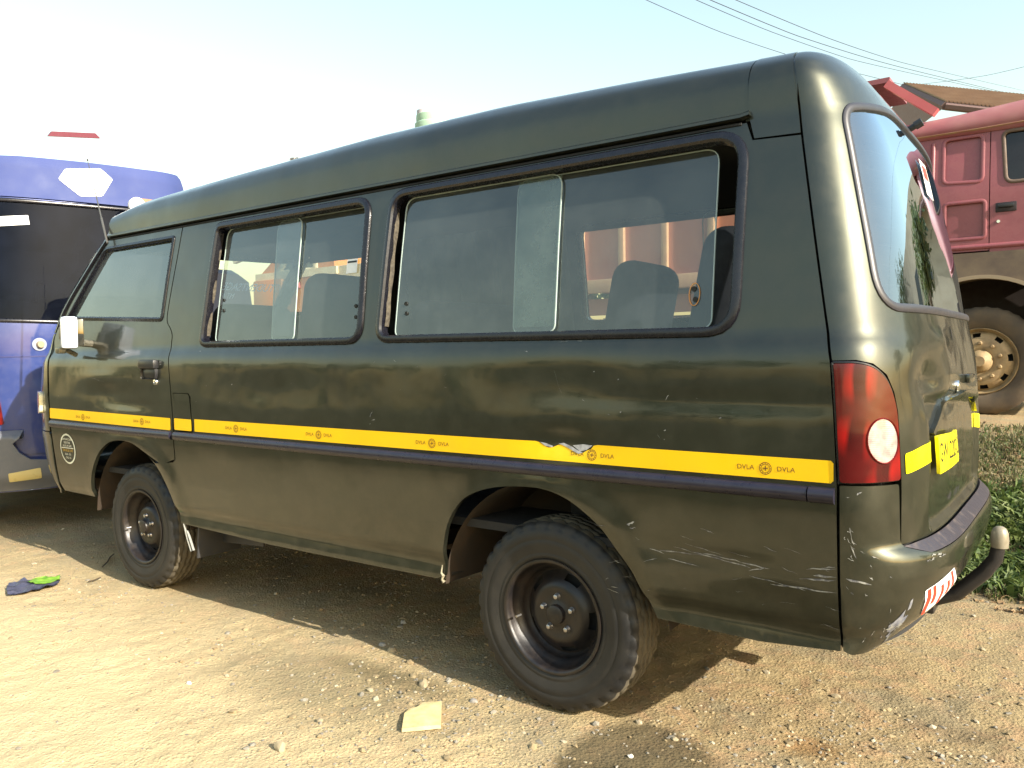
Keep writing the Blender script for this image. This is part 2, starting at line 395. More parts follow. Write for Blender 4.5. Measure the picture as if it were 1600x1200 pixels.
def dirtmat():
    m = Mat('trodden_dirt'); O = m.tc.outputs['Object']
    sep = m.n('ShaderNodeSeparateXYZ'); m.l(O, sep.inputs[0])
    n1 = m.noise(.7, 4, .5); n2 = m.noise(4, 6, .6); n3 = m.noise(26, 8, .7); n4 = m.noise(120, 4, .7)
    base = m.mix(m.rampf(n1, .36, .66), (0.291, 0.214, 0.112), (0.347, 0.267, 0.140)); base = m.mix(m.rampf(n2, .42, .70), base, (0.248, 0.186, 0.102)); base = m.mix(m.rampf(n3, .52, .72), base, (0.384, 0.310, 0.180))
    base = m.mix(m.math('MULTIPLY', m.rampf(n4, .56, .70), .7), base, (0.167, 0.124, 0.074))
    n5 = m.noise(9, 5, .65, dist=.6); n6 = m.noise(2.1, 5, .6)
    base = m.mix(m.math('MULTIPLY', m.rampf(n5, .50, .60), .55), base, (.36, .225, .125)); base = m.mix(m.math('MULTIPLY', m.rampf(n6, .50, .60), .45), base, (.205, .18, .12))
    v3 = m.n('ShaderNodeTexVoronoi'); v3.inputs['Scale'].default_value = 34; m.l(O, v3.inputs['Vector']); base = m.mix(m.math('MULTIPLY', m.rampf(v3.outputs['Distance'], .20, .10), m.math('MULTIPLY', m.rampf(n6, .40, .55), .85)), base, m.mix(m.rampf(n4, .4, .6), (.42, .37, .26), (.16, .13, .08)))
    # glare over the near left painted into the colour, reddish clay towards the back
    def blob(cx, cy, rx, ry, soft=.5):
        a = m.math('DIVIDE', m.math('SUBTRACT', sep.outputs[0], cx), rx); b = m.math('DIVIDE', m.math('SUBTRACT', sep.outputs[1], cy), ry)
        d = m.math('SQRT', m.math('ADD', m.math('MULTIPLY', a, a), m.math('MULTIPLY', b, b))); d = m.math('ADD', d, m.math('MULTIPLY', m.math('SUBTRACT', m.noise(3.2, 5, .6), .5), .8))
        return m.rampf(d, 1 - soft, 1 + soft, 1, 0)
    base = m.mix(m.math('MULTIPLY', blob(-2.2, -1.2, 2.6, 1.15, .55), .72), base, (.64, .51, .30))
    base = m.mix(m.math('MULTIPLY', blob(.40, -.14, .24, .27, .10), .80), base, (0.084, 0.065, 0.034))      # dark rounded patch in two lobes
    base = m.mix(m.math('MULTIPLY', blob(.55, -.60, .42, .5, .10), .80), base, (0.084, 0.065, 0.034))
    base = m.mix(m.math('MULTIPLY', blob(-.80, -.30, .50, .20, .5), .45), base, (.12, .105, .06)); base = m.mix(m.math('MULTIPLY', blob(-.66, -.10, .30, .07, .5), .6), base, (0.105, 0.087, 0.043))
    base = m.mix(m.math('MULTIPLY', blob(.80, .28, .09, .07, .5), .6), base, (0.223, 0.124, 0.043))
    base = m.mix(m.math('MULTIPLY', blob(1.15, .62, .12, .06, .5), .5), base, (0.136, 0.093, 0.050))
    # worn soil and litter under the grass of the bank
    y = m.math('ADD', sep.outputs[1], m.math('MULTIPLY', m.math('SUBTRACT', m.noise(1.6, 5, .6), .5), 1.2))
    g_ = m.math('MULTIPLY', m.rampf(y, 2.1, 2.7), m.rampf(y, 5.4, 4.9)); soil = m.mix(m.rampf(m.noise(5, 6, .7), .4, .6), (0.118, 0.093, 0.043), (.10, .115, .035)); soil = m.mix(m.rampf(n3, .4, .62), soil, (0.186, 0.149, 0.081))
    base = m.mix(m.math('MULTIPLY', g_, .8), base, soil)
    yy = m.math('ADD', sep.outputs[1], m.math('MULTIPLY', m.noise(.5, 5, .6), 2.5)); base = m.mix(m.math('MULTIPLY', m.rampf(yy, -.6, -1.7), .92), base, m.mix(m.rampf(m.noise(1.1, 6, .7), .4, .6), (.045, .050, .022), (.085, .070, .038)))  # unseen ground behind the camera darkened to dim the van's lower reflections
    vo = m.n('ShaderNodeTexVoronoi'); vo.inputs['Scale'].default_value = 75; m.l(O, vo.inputs['Vector'])
    h = m.math('ADD', m.math('MULTIPLY', m.rampf(vo.outputs['Distance'], 0, .55, 1, 0), .5), m.math('ADD', m.math('MULTIPLY', n3, 1.6), m.math('MULTIPLY', n4, .6)))
    b = m.bump(n2, .12, .02); b = m.bump(h, .8, .009, b)
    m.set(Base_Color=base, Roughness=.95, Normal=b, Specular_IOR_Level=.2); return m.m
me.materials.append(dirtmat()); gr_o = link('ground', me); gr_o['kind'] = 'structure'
# ------------------------------------------------------------------ the olive green minibus
van = empty('minibus', (-1.3, YC, 0), 'dark olive green minibus with yellow side stripe, parked on the dirt in front', 'minibus')
ell = lambda c, r, n=36: [(c[0] + r[0] * math.cos(t), c[1] + r[1] * math.sin(t)) for t in np.linspace(0, 2 * math.pi, n, endpoint=False)]
def mir(f):
    def g(a, v):
        P = f(a, v); P[..., 1] = 2 * YC - P[..., 1]; return P
    return g
def side_d(x, v):            # the near side, with its creases and knocks
    P = side(x, v); d = np.zeros_like(P[..., 0])
    for cx, cv, rx, rv, h in ((.10, .935, .14, .05, .012), (.08, 1.12, .25, .11, .010), (-2.75, 1.03, .28, .05, .008), (-2.9, 1.12, .2, .04, -.005), (.62, 1.08, .35, .03, .004),
                              (-1.35, 1.08, .3, .08, .005), (-2.6, .98, .22, .03, .006), (.55, .62, .3, .04, .006), (.75, .52, .1, .06, .006)):
        d += h * np.exp(-((x - cx) / rx) ** 2 - ((v - cv) / rv) ** 2)
    # the arches are pressed out a little
    for cx, cz, r in ((-.015, .33, .445), (-2.62, .33, .465)):
        q = np.hypot(x - cx, (v - cz)); d -= .008 * np.exp(-((q - r) / .05) ** 2) * sst(v, .40, .50)
    P[..., 1] += d; return P
sideR = mir(side)
def rear_d(a, v):            # tailgate with its big dent
    P = rear(a, v); A = np.asarray(a); V = np.asarray(v)
    d = -.030 * np.exp(-((A - .46) / .13) ** 2 - ((V - 1.13) / .065) ** 2) + .009 * np.exp(-((A - .62) / .1) ** 2 - ((V - 1.25) / .03) ** 2) \
        - .012 * np.exp(-((A - .8) / .15) ** 2 - ((V - 1.07) / .05) ** 2) - .006 * np.exp(-((A - .33) / .04) ** 2 - ((V - 1.0) / .08) ** 2)
    rec = 1 / (1 + np.exp(-(1 - np.abs(A - 1) / .585) * 60)) * 1 / (1 + np.exp(-(1.06 + .02 * np.sin(A * 3) - V) * 160)) * 1 / (1 + np.exp(-(V - .72) * 160))
    P[..., 0] += d - .022 * rec; return P
# --- outlines
FARCH = [(-3.067, .445), (-3.043, .564), (-2.947, .691), (-2.823, .765), (-2.699, .790), (-2.567, .782), (-2.463, .746)]
FARCH2 = [(-2.463, .746), (-2.367, .689), (-2.299, .614), (-2.247, .509), (-2.205, .395)]
RARCH = [(-.465, .400), (-.452, .50), (-.421, .601), (-.365, .681), (-.297, .728), (-.185, .763), (-.045, .777), (.039, .771), (.107, .750), (.167, .715), (.227, .668), (.275, .608), (.327, .545), (.363, .475), (.405, .402)]
def smooth(L, n=4):
    L = np.array(L, float); out = []
    for i in range(len(L) - 1):
        p0, p1, p2, p3 = L[max(i - 1, 0)], L[i], L[i + 1], L[min(i + 2, len(L) - 1)]
        for k in range(n):
            t = k / n; out.append(tuple(.5 * ((2 * p1) + (-p0 + p2) * t + (2 * p0 - 5 * p1 + 4 * p2 - p3) * t * t + (-p0 + 3 * p1 - 3 * p2 + p3) * t ** 3)))
    out.append(tuple(L[-1])); return out
BSEAM = [(-2.185, .72), (-2.182, .80), (-2.186, .95), (-2.215, 1.15), (-2.238, 1.28), (-2.240, 1.335), (-2.262, 1.37), (-2.300, 1.41), (-2.302, 1.48), (-2.286, 1.62), (-2.268, 1.80), (-2.262, 1.885)]
BS = smooth(BSEAM, 3)
g = .004
aline = lambda v: float(FB(v))
door = [(-3.43, .447)] + smooth(FARCH[:], 4) + [(-2.30, .688), (-2.215, .715)] + [(x - g, v) for x, v in BS] + [(aline(v) + .012, v) for v in (1.885, 1.84, 1.75, 1.6, 1.5, 1.42, 1.35, 1.2, 1.0, .8, .6, .5)]
door = [(max(x, aline(v) + .012), v) for x, v in door]
DG = fillet([(-2.40, 1.415), (-2.372, 1.845), (-3.045, 1.845), (-3.325, 1.49), (-3.36, 1.43)], [.02, .02, .03, .02, .01])
DG = fillet([(-2.345, 1.412), (-2.322, 1.846), (-3.02, 1.846), (-3.375, 1.455)], [.03, .02, .04, .03])
fl = [(-2.176, .862), (-2.172, .95), (-2.180, 1.052), (-2.045, 1.052), (-2.028, 1.035), (-2.013, .868), (-2.02, .862)]
W1 = fillet([(-1.983, 1.284), (-.885, 1.281), (-.905, 1.861), (-1.955, 1.861)], [.05, .075, .075, .04])
W2 = fillet([(-.785, 1.284), (.655, 1.277), (.655, 1.865), (-.775, 1.865)], [.06, .095, .10, .08])
shrink = lambda L, k: [tuple(np.array(p) + (np.mean(L, 0) - p) / np.linalg.norm(np.mean(L, 0) - p) * k) for p in L]
sx = lambda v: float(SEAM(v))
body = [(x + g, v) for x, v in BS[::-1]] + [(-2.205, .705), (-2.36, .690)] + smooth(FARCH2, 4)[1:] + [(-1.5, .380), (-.5, .384)] + smooth(RARCH, 4) + [(.724, .395), (sx(.42) - g, .412)] + \
       [(sx(v) - g, v) for v in (.6, .863, 1.0, 1.187, 1.3, 1.5, 1.65, 1.8, 1.826)] + [(.676, 1.834), (.655, 1.89)]
body = body[::-1]
shl = [(x, v) for x, v in fl]
sp = panel('side_panel', side_d, body, GREEN, van, holes=[shl, W1, W2], grid=(.05, .02))
gapfl = fillet([(fl[0][0] + .003, fl[0][1] + .003), (fl[2][0] + .003, fl[2][1] - .003), (fl[3][0], fl[3][1] - .003), (fl[5][0] - .004, fl[5][1] + .003)], [.004, .004, .02, .006])
panel('fuel_flap', side_d, gapfl, GREEN, van, grid=(.03, .02), off=-.001)
fd = panel('front_door', side_d, door, GREEN, van, holes=[DG], grid=(.05, .02))
# dark inner skin behind seams and openings
inner = [(-3.40, .48), (-3.10, .455), (-3.08, .62), (-2.95, .74), (-2.82, .81), (-2.6, .82), (-2.40, .75), (-2.2, .42), (-.49, .42), (-.46, .62), (-.3, .77), (0, .81), (.15, .77), (.35, .6), (.43, .415), (.958, .418), (.952, .9), (.932, 1.19), (.875, 1.5), (.828, 1.8), (.80, 1.88), (-2.95, 1.88), (-3.35, 1.5), (-3.42, 1.3)]
DGi = shrink(DG, -.02); W1i = shrink(W1, -.02); W2i = shrink(W2, -.02)
panel('inner_panel', side, inner, DARK, van, holes=[DGi, W1i, W2i], grid=(.2, .1), off=-.035, flange=0)
up = lambda L: [(x, 1.385 + (v - 1.28) * .90) for x, v in L]
panel('inner_panel', sideR, inner, DARK, van, holes=[up(DGi), up(W1i), up(W2i)], grid=(.2, .1), off=-.035, flange=0, flip=-1)
panel('side_panel', sideR, body, GREEN, van, holes=[up(W1), up(W2)], grid=(.12, .06), flip=-1)
fd2 = panel('front_door', sideR, door, GREEN, van, holes=[up(DG)], grid=(.12, .06), flip=-1)
# --- upper rear corner caps, drip rails, roof
capo = [(.664, 2.16), (.660, 2.0), (.664, 1.90), (.682, 1.838), (sx(1.83) - g, 1.832), (sx(1.9) - g, 1.9), (sx(2.0) - g, 2.0), (sx(2.1) - g, 2.1), (sx(2.16) - g, 2.16)]
for f_, fp in ((side, 1), (sideR, -1)):
    panel('corner_cap', f_, capo, GREEN, van, grid=(.03, .02), off=.002, flip=fp)
gx = np.concatenate([np.arange(-3.02, .655, .06), [.656]])
def roofgrid(x0, x1, nm, top=2.9):
    xs = np.linspace(x0, x1, max(3, int((x1 - x0) / .06))); vs = np.concatenate([np.arange(1.90, 2.3, .012), np.linspace(2.3, 2.915, 14)])
    X, Vv = np.meshgrid(xs, vs); L = side(X.ravel(), Vv.ravel()); n = len(xs); m = len(vs)
    NN = fnormal(side, X.ravel(), Vv.ravel()); F = [(j * n + i, j * n + i + 1, (j + 1) * n + i + 1, (j + 1) * n + i) for j in range(m - 1) for i in range(n - 1)]
    R_ = L.copy(); R_[:, 1] = 2 * YC - R_[:, 1]; N2 = NN * [1, -1, 1]; k = len(L)
    return mk(nm, list(L) + list(R_), F + [tuple(q + k for q in f)[::-1] for f in F], GREEN, van, True, normals=np.array(list(NN) + list(N2)))
roofgrid(-3.0, .658, 'roof'); 
o_ = roofgrid(.652, .80, 'roof_rear_strip'); o_.location.z -= .006
for f_, fp in ((side, 1), (sideR, -1)):
    L = [(x, 1.905) for x in (-2.99, -2.9, -2.0, -1.0, 0, .5, .64)] + [(.668, 1.91)]
    strip('drip_rail', f_, L, [(-.008, -.004), (-.011, .012), (-.004, .021), (.004, .021), (.006, .013), (.002, .006), (.008, -.004)], GREEN, van, closed=False, flip=fp)
    strip('drip_channel', f_, [(x, 1.889) for x in (-2.98, -1, .64)], [(-.004, -.004), (-.003, .004), (.004, .004), (.005, -.004)], DARK, van, closed=False, flip=fp)
# a soft pressed line above the drip rail, and weld of roof to rear strip, come from the section itself
# --- front
def fpanel(nm, v0, v1, mat, a0=0., a1=2., grid=(.05, .03), off=0., **k):
    vs = np.linspace(v0, v1, 8); return panel(nm, front, [(a0, v) for v in vs] + [(a1, v) for v in vs[::-1]], mat, van, grid=grid, off=off, flip=-1, **k)
fpanel('front_panel', .80, 1.375, GREEN, .004, 1.996)
fpanel('front_bumper', .43, .795, GREEN, .004, 1.996, off=.004)
fpanel('front_pillar', 1.38, 1.885, GREEN, .004, .09); fpanel('front_pillar', 1.38, 1.885, GREEN, 1.91, 1.996)
wsO = [(.09, 1.40), (1.91, 1.40), (1.91, 1.90), (.09, 1.87)]
panel('windscreen', front, fillet(wsO, .06), GLASSC, van, grid=(.08, .08), flange=.004, off=-.006, flip=-1)
vs_ = np.linspace(1.885, 2.9, 40)
panel('roof_front', front, [(.0, v) for v in vs_] + [(2., v) for v in vs_[::-1]], GREEN, van, grid=(.04, .03), flip=-1, flange=.01)
strip('windscreen_seal', front, fillet(wsO, .06), rprof(.03, .008), RUBBER, van, flip=-1)
for a0, a1 in ((.045, .16), (1.84, 1.955)):
    hl = panel('corner_lamp', front, fillet([(a0, .90), (a1, .90), (a1, 1.03), (a0, 1.03)], .03), simple('lamp_lens', (.62, .60, .42), .12, coat=1, bs=40, bstr=.3), van, grid=(.03, .02), off=.018, flange=.03, flip=-1)
for a0, a1 in ((.20, .50), (1.5, 1.8)):
    panel('headlamp', front, fillet([(a0, .90), (a1, .90), (a1, 1.06), (a0, 1.06)], .04), simple('headlamp_glass', (.6, .62, .62), .08, .3, coat=1), van, grid=(.05, .04), off=.010, flange=.03, flip=-1)
# --- tailgate and rear window
TW = fillet([(.172, 1.336), (1.828, 1.336), (1.845, 1.90), (1.35, 1.968), (1.0, 1.978), (.65, 1.968), (.155, 1.90)], [.10, .10, .055, .3, .2, .3, .055], 8)
tgv = (1.20, 1.3, 1.4, 1.5, 1.6, 1.7, 1.8, 1.9, 2.0, 2.08, 2.16, 2.25)
tl = [(.004, 1.196), (.07, 1.197), (.120, 1.187), (.165, 1.157), (.190, 1.11), (.201, 1.06), (.203, .9), (.207, .704)]
tg = tl + [(2 - a, v) for a, v in tl[::-1]] + [(1.997, v) for v in tgv] + [(.003, v) for v in tgv[::-1]]
vents = smooth([(.3, 2.0), (.3, 2.0)], 1)
tail = panel('tailgate', rear_d, tg, GREEN, van, holes=[TW], grid=(.025, .015), edge=.02)
vs_ = np.linspace(2.25, 2.91, 12)
panel('tailgate_top', rear, [(.003, v) for v in vs_] + [(1.997, v) for v in vs_[::-1]], GREEN, tail, grid=(.05, .04), flange=0)
panel('inner_tailgate', rear, [(.0, .42), (2.0, .42), (2.0, 2.1), (.0, 2.1)], DARK, van, holes=[shrink(TW, -.01)], grid=(.1, .1), flange=0, off=-.045)
rw = panel('rear_window', rear, shrink(TW, .012), glass('rear_tinted_glass', (.30, .34, .38), .03, 3.6, gcol=(.70, .84, 1.)), tail, grid=(.06, .05), flange=.004, off=-.004)
strip('window_seal', rear, TW, rprof(.026, .007), simple('seal_grey', (.028, .027, .034), .4), tail)
wn = MB(); q, n_ = on(rear, [(1.06, 1.985)], 0); q = q[0]; n_ = n_[0]
wn.tube([q - n_ * .01, q + n_ * .03], .011, 10); wn.tube([q + n_ * .025 - np.array([0, .0, .0]), q + n_ * .05], .015, 10); wn.build('washer_nozzle', PLAST, tail)
stk = panel('window_sticker', rear, [(.97, 1.74), (1.12, 1.735), (1.13, 1.86), (.98, 1.865)], WHITE, rw, grid=(.05, .05), flange=0, off=.001)
panel('sticker_print', rear, [(1.0, 1.80), (1.10, 1.798), (1.105, 1.845), (1.01, 1.85)], REDV, stk, grid=(.05, .05), flange=0, off=.0022)
# heater wires in the glass
hw = MB()
for i in range(9):
    V, F = sweep(*on(rear, [(a, 1.40 + i * .055) for a in np.linspace(.22, 1.78, 30)], -.006), [(-.0008, -.0004), (-.0008, .0004), (.0008, .0004), (.0008, -.0004)], False); hw.add(V, F)
hw.build('heater_wires', simple('heater_line', (.05, .04, .03), .6), rw)
# yellow band and number plate on the tailgate
yb = panel('reflective_band', rear_d, fillet([(.222, .892), (.452, .918), (.452, .972), (.222, .946)], .008), simple('bright_yellow', (.95, .85, .0), .3, coat=.4), tail, grid=(.03, .02), flange=.001, off=.0025)
yb2 = panel('reflective_band', rear_d, fillet([(1.55, .918), (1.78, .892), (1.78, .946), (1.55, .972)], .008), YEL2, tail, grid=(.03, .02), flange=.001, off=.0025)
def plate_f(a, v):
    P = rear(a, v); P[..., 0] += .004 + .006 * np.sin(np.asarray(a) * 22) * (np.asarray(v) - .86) * 8; return P
npl = panel('number_plate', plate_f, fillet([(.462, .867), (.780, .872), (.780, .970), (.462, .976)], .006), YEL2, tail, grid=(.02, .02), flange=.008, off=.0)
npy = panel('plate_face', plate_f, fillet([(.462, .872), (.774, .876), (.774, .968), (.462, .975)], .004), YEL2, npl, grid=(.02, .02), flange=0, off=.0012)
text('plate_lettering', 'GW·2202-12', .078, plate_f, (.618, .923), BLACKINK, npl, off=.0022, sx=.70)
panel('plate_recess_lip', rear_d, [(.455, .985), (.62, 1.05), (.75, 1.075), (1.0, 1.085), (1.25, 1.075), (1.38, 1.05), (1.545, .985), (1.53, .98), (1.37, 1.035), (1.24, 1.058), (1.0, 1.068), (.76, 1.058), (.63, 1.035), (.475, .975)], GREEN, tail, grid=(.03, .01), off=.014, flange=.03)
hb = MB(); hq, hn = on(rear_d, [(1.0, 1.12)], 0); hb.box(hq[0] + [.006, .12, 0], (.02, .14, .03), .008); hb.build('tailgate_handle', GREEN, tail)
em = MB(); eq, en = on(rear_d, [(.90, 1.10)], 0); em.lathe([(0, .008), (.012, .008), (.018, .005), (.020, 0)], (eq[0][0], eq[0][1], eq[0][2]), 'X', 24); em.build('tailgate_lock', CHROME, tail)
panel('keyhole_slot', rear_d, ell((.86, 1.272), (.008, .022), 16), BLACKINK, tail, grid=(.05, .05), flange=.001, off=.002)
# --- tail lamps
def lampmat():
    m = Mat('red_lamp'); t = m.t
    v = m.n('ShaderNodeTexVoronoi'); v.inputs['Scale'].default_value = 11; v.feature = 'SMOOTH_F1'; m.l(m.tc.outputs['Object'], v.inputs['Vector'])
    wv = m.n('ShaderNodeTexWave', bands_direction='X'); wv.inputs['Scale'].default_value = 6; wv.inputs['Distortion'].default_value = 3.5; wv.inputs['Detail'].default_value = 1; m.l(m.tc.outputs['Object'], wv.inputs['Vector'])
    c = m.mix(m.rampf(wv.outputs['Fac'], .35, .8), (.035, .001, .002), (.26, .004, .004)); c = m.mix(m.rampf(v.outputs['Distance'], .1, .5), c, (.06, .002, .003))
    m.set(Base_Color=c, Roughness=.22, Specular_IOR_Level=.3, Coat_Weight=.35, Coat_Roughness=.03, Normal=m.bump(m.noise(9, 2), .35, .01)); return m.m
RED = lampmat()
def silver():
    m = Mat('ribbed_clear_lens'); wv = m.n('ShaderNodeTexWave', bands_direction='Z'); wv.inputs['Scale'].default_value = 60; m.l(m.tc.outputs['Object'], wv.inputs['Vector'])
    m.set(Base_Color=m.mix(m.rampf(m.noise(30, 4), .4, .6), (.24, .20, .19), (.34, .32, .30)), Roughness=.2, Metallic=.1, Coat_Weight=1., Normal=m.bump(wv.outputs['Fac'], .25, .001)); return m.m
LENS = silver(); LIN = simple('lamp_housing', (.3, .02, .015), .25, .6)
ell = lambda c, r, n=36: [(c[0] + r[0] * math.cos(t), c[1] + r[1] * math.sin(t)) for t in np.linspace(0, 2 * math.pi, n, endpoint=False)]
for mfun, fp in ((rear, 1), (mir(rear), -1)):
    lo = fillet([(.006, .876), (.192, .880), (.190, 1.06), (.178, 1.105), (.155, 1.147), (.115, 1.177), (.07, 1.187), (.006, 1.187)], [.01, .01, .05, .03, .03, .03, .03, .006])
    lp = panel('tail_lamp', mfun, lo, RED, van, grid=(.012, .012), off=.006, flange=.03, flip=fp, edge=.012, holes=[ell((.134, .985), (.050, .058))])
    panel('reverse_lens', mfun, ell((.134, .985), (.050, .058)), LENS, lp, grid=(.012, .012), off=.007, flange=.02, flip=fp, edge=.012)
    strip('lens_ring', mfun, ell((.134, .985), (.0505, .0585)), rprof(.006, .011, 4), LIN, lp, flip=fp)
    strip('lamp_seal', mfun, [(.003, .872)] + [(a + .003 if a > .02 else a - .004, v + (.004 if v > 1.1 else 0)) for a, v in lo[5:]], rprof(.007, .002, 3), RUBBER, lp, flip=fp)
    if False: strip('lamp_rib', mfun, [(.062, .90), (.05, .98), (.055, 1.05), (.075, 1.10), (.10, 1.13), (.13, 1.14)], [(-.004, .004), (0, .0085), (.004, .004)], RED, lp, closed=False, flip=fp)
# --- rear bumper
bo = [(.004, .415), (.05, .405), (.2, .40), (1.8, .40), (1.95, .405), (1.996, .415), (1.996, .868), (1.805, .868), (1.798, .70), (1.70, .672), (.30, .672), (.202, .70), (.195, .868), (.004, .868)]
def bump_f(a, v):
    A = np.asarray(a, float); V = np.asarray(v, float); m = np.minimum(A, 2 - A)
    k = np.clip((m - .0) / .12, 0, 1); k = k * k * (3 - 2 * k)
    P = bumper(A, V); Q = rear(A, V); return Q + (P - Q) * np.where(V > .6, np.maximum(k, 0), 1)[..., None] * 1.0
bmp = panel('rear_bumper', bump_f, fillet(bo, [.01, 0, 0, 0, 0, .01, .005, .01, .02, .05, .05, .02, .01, .005]), GREEN, van, grid=(.03, .01), edge=.015)
panel('step_pad', bump_f, [(.206, .70), (.30, .674), (1.70, .674), (1.794, .70), (1.7, .703), (.3, .703)], simple('scuffed_step', (.028, .023, .032), .40, c2=(.11, .085, .075), ns=16, amt=(.55, .8), bs=50), bmp, grid=(.03, .005), edge=.015, off=.001)
hz = panel('hazard_sticker', bump_f, fillet([(.315, .488), (.60, .520), (.455, .607), (.262, .574)], .008), WHITE, bmp, grid=(.02, .01), flange=0, off=.0015)
hc = [np.array(q) for q in ((.315, .488), (.60, .520), (.455, .607), (.262, .574))]
hzp = lambda s_, t: tuple((hc[0] * (1 - s_) + hc[1] * s_) * (1 - t) + (hc[3] * (1 - s_) + hc[2] * s_) * t)
for s0, s1, t0, t1, sk in ((.0, .09, .02, .98, .06), (.16, .24, .30, .98, .05), (.38, .46, .0, .80, .05), (.60, .68, .15, .75, .04), (.80, .87, .25, .98, .03)):
    panel('red_stripe', bump_f, [hzp(s0, t0), hzp(s1, t0), hzp(s1 + sk, t1), hzp(s0 + sk, t1)], REDV, hz, grid=(.02, .01), flange=0, off=.0026)
tb = MB(); tb.tube([(.80, .78, .355), (1.04, .78, .365), (1.12, .78, .40), (1.20, .78, .485), (1.232, .78, .535), (1.240, .78, .58)], [.025, .025, .024, .024, .022, .021], 14); tb.box((1.0, .78, .36), (.12, .10, .06), .008); tb.box((.9, .78, .36), (.08, .9, .05), .006)
towb = tb.build('tow_bar', simple('tow_bar_black', (.015, .014, .015), .4, bs=60, c2=(.05, .035, .025), amt=(.55, .8)), van)
MB().lathe([(.0, .058), (.011, .056), (.019, .050), (.025, .036), (.027, .012), (.025, -.012), (.0, -.014)], (1.243, .78, .585), 'Z', 20).build('tow_ball_cap', simple('worn_grey_cap', (.32, .29, .23), .35, .2, c2=(.2, .17, .12), ns=20), towb)
# --- side mouldings and reflective tape
def stripe(nm, L, mat=MOULD, w_=.042, h=.016, parent=van, f_=side_d, **k): return strip(nm, f_, L, rprof(w_, h, 8), mat, parent, closed=False, **k)
stripe('rub_strip', [(-3.47, .846), (-3.0, .843), (-2.20, .840)], parent=fd)
stripe('rub_strip', [(-2.17, .840), (-1, .838), (0, .838), (.868, .838)]); stripe('rub_strip', [(.872, .838), (.938, .838)], w_=.044, h=.019)
strip('rub_strip', sideR, [(-2.17, .840), (0, .838), (.868, .838)], rprof(.042, .016, 8), MOULD, van, closed=False, flip=-1)
def tape(nm, outline, parent, body_marks=()):
    t_ = panel(nm, side_d, outline, YEL, parent, grid=(.06, .02), flange=.0006, off=.0022, edge=.02)
    for i, c in enumerate(body_marks):
        for s_, b in ((-1, 'DVLA'), (1, 'DVLA')): text('tape_lettering', b, .019, side_d, (c + s_ * .056, .899), INK, t_, off=.0032, sx=1.05)
        bm = MB()
        for r0, r1 in ((.0155, .0175), (.011, .0125)):
            V = []; F = []
            for k in range(24):
                q = 2 * math.pi * k / 24
                for r_ in (r0, r1): V.append((c + r_ * math.cos(q), .899 + r_ * math.sin(q)))
            V = np.array(V); X, _ = on(side_d, V, .0032); bm.add(X, [(2 * k, 2 * k + 1, (2 * k + 3) % 48, (2 * k + 2) % 48) for k in range(24)])
        for d in ((.007, .0015), (.0015, .007)):
            X, _ = on(side_d, [(c - d[0], .899 - d[1]), (c + d[0], .899 - d[1]), (c + d[0], .899 + d[1]), (c - d[0], .899 + d[1])], .0032); bm.add(X, [(0, 1, 2, 3)])
        for k in range(12):
            q = 2 * math.pi * k / 12; r_ = .014; cc = (c + r_ * math.cos(q), .899 + r_ * math.sin(q))
            X, _ = on(side_d, [(cc[0] - .001, cc[1] - .001), (cc[0] + .001, cc[1] - .001), (cc[0] + .001, cc[1] + .001), (cc[0] - .001, cc[1] + .001)], .0032); bm.add(X, [(0, 1, 2, 3)])
        bm.build('round_emblem', INK, t_, smooth=False)
    return t_
tape('reflective_tape', fillet([(-3.478, .879), (-2.205, .866), (-2.205, .926), (-3.476, .938)], .006), fd, (-3.08, -2.465))
tape('reflective_tape', fillet([(-2.168, .871), (-2.022, .870), (-2.024, .926), (-2.168, .927)], .006), van)
torn = [(.935, .932), (.22, .932), (.205, .929), (.195, .917), (.18, .912), (.165, .903), (.15, .900), (.135, .903), (.115, .912), (.10, .918), (.085, .926), (.07, .924), (.05, .915), (.03, .913), (.012, .921), (-.005, .929), (-.02, .932), (-1.0, .930), (-1.995, .929)]
tape('reflective_tape', [(-1.995, .870), (-1, .871), (0, .872), (.928, .872), (.935, .879), (.935, .925)] + [(.928, .932)] + torn[1:], van, (-1.665, -1.10, -.475, .20, .755))
for L in ([(.07, .928), (.10, .919), (.135, .904), (.15, .899), (.165, .904), (.145, .910), (.12, .921), (.09, .931)], [(.125, .925), (.155, .907), (.18, .914), (.20, .929), (.165, .931)], [(0, .93), (.02, .918), (.045, .914), (.05, .918), (.025, .926)]):
    panel('torn_tape', side_d, L, simple('peeled_backing', (.45, .45, .47), .35, c2=(.2, .2, .2), ns=60), van, grid=(.02, .01), flange=.001, off=.004)
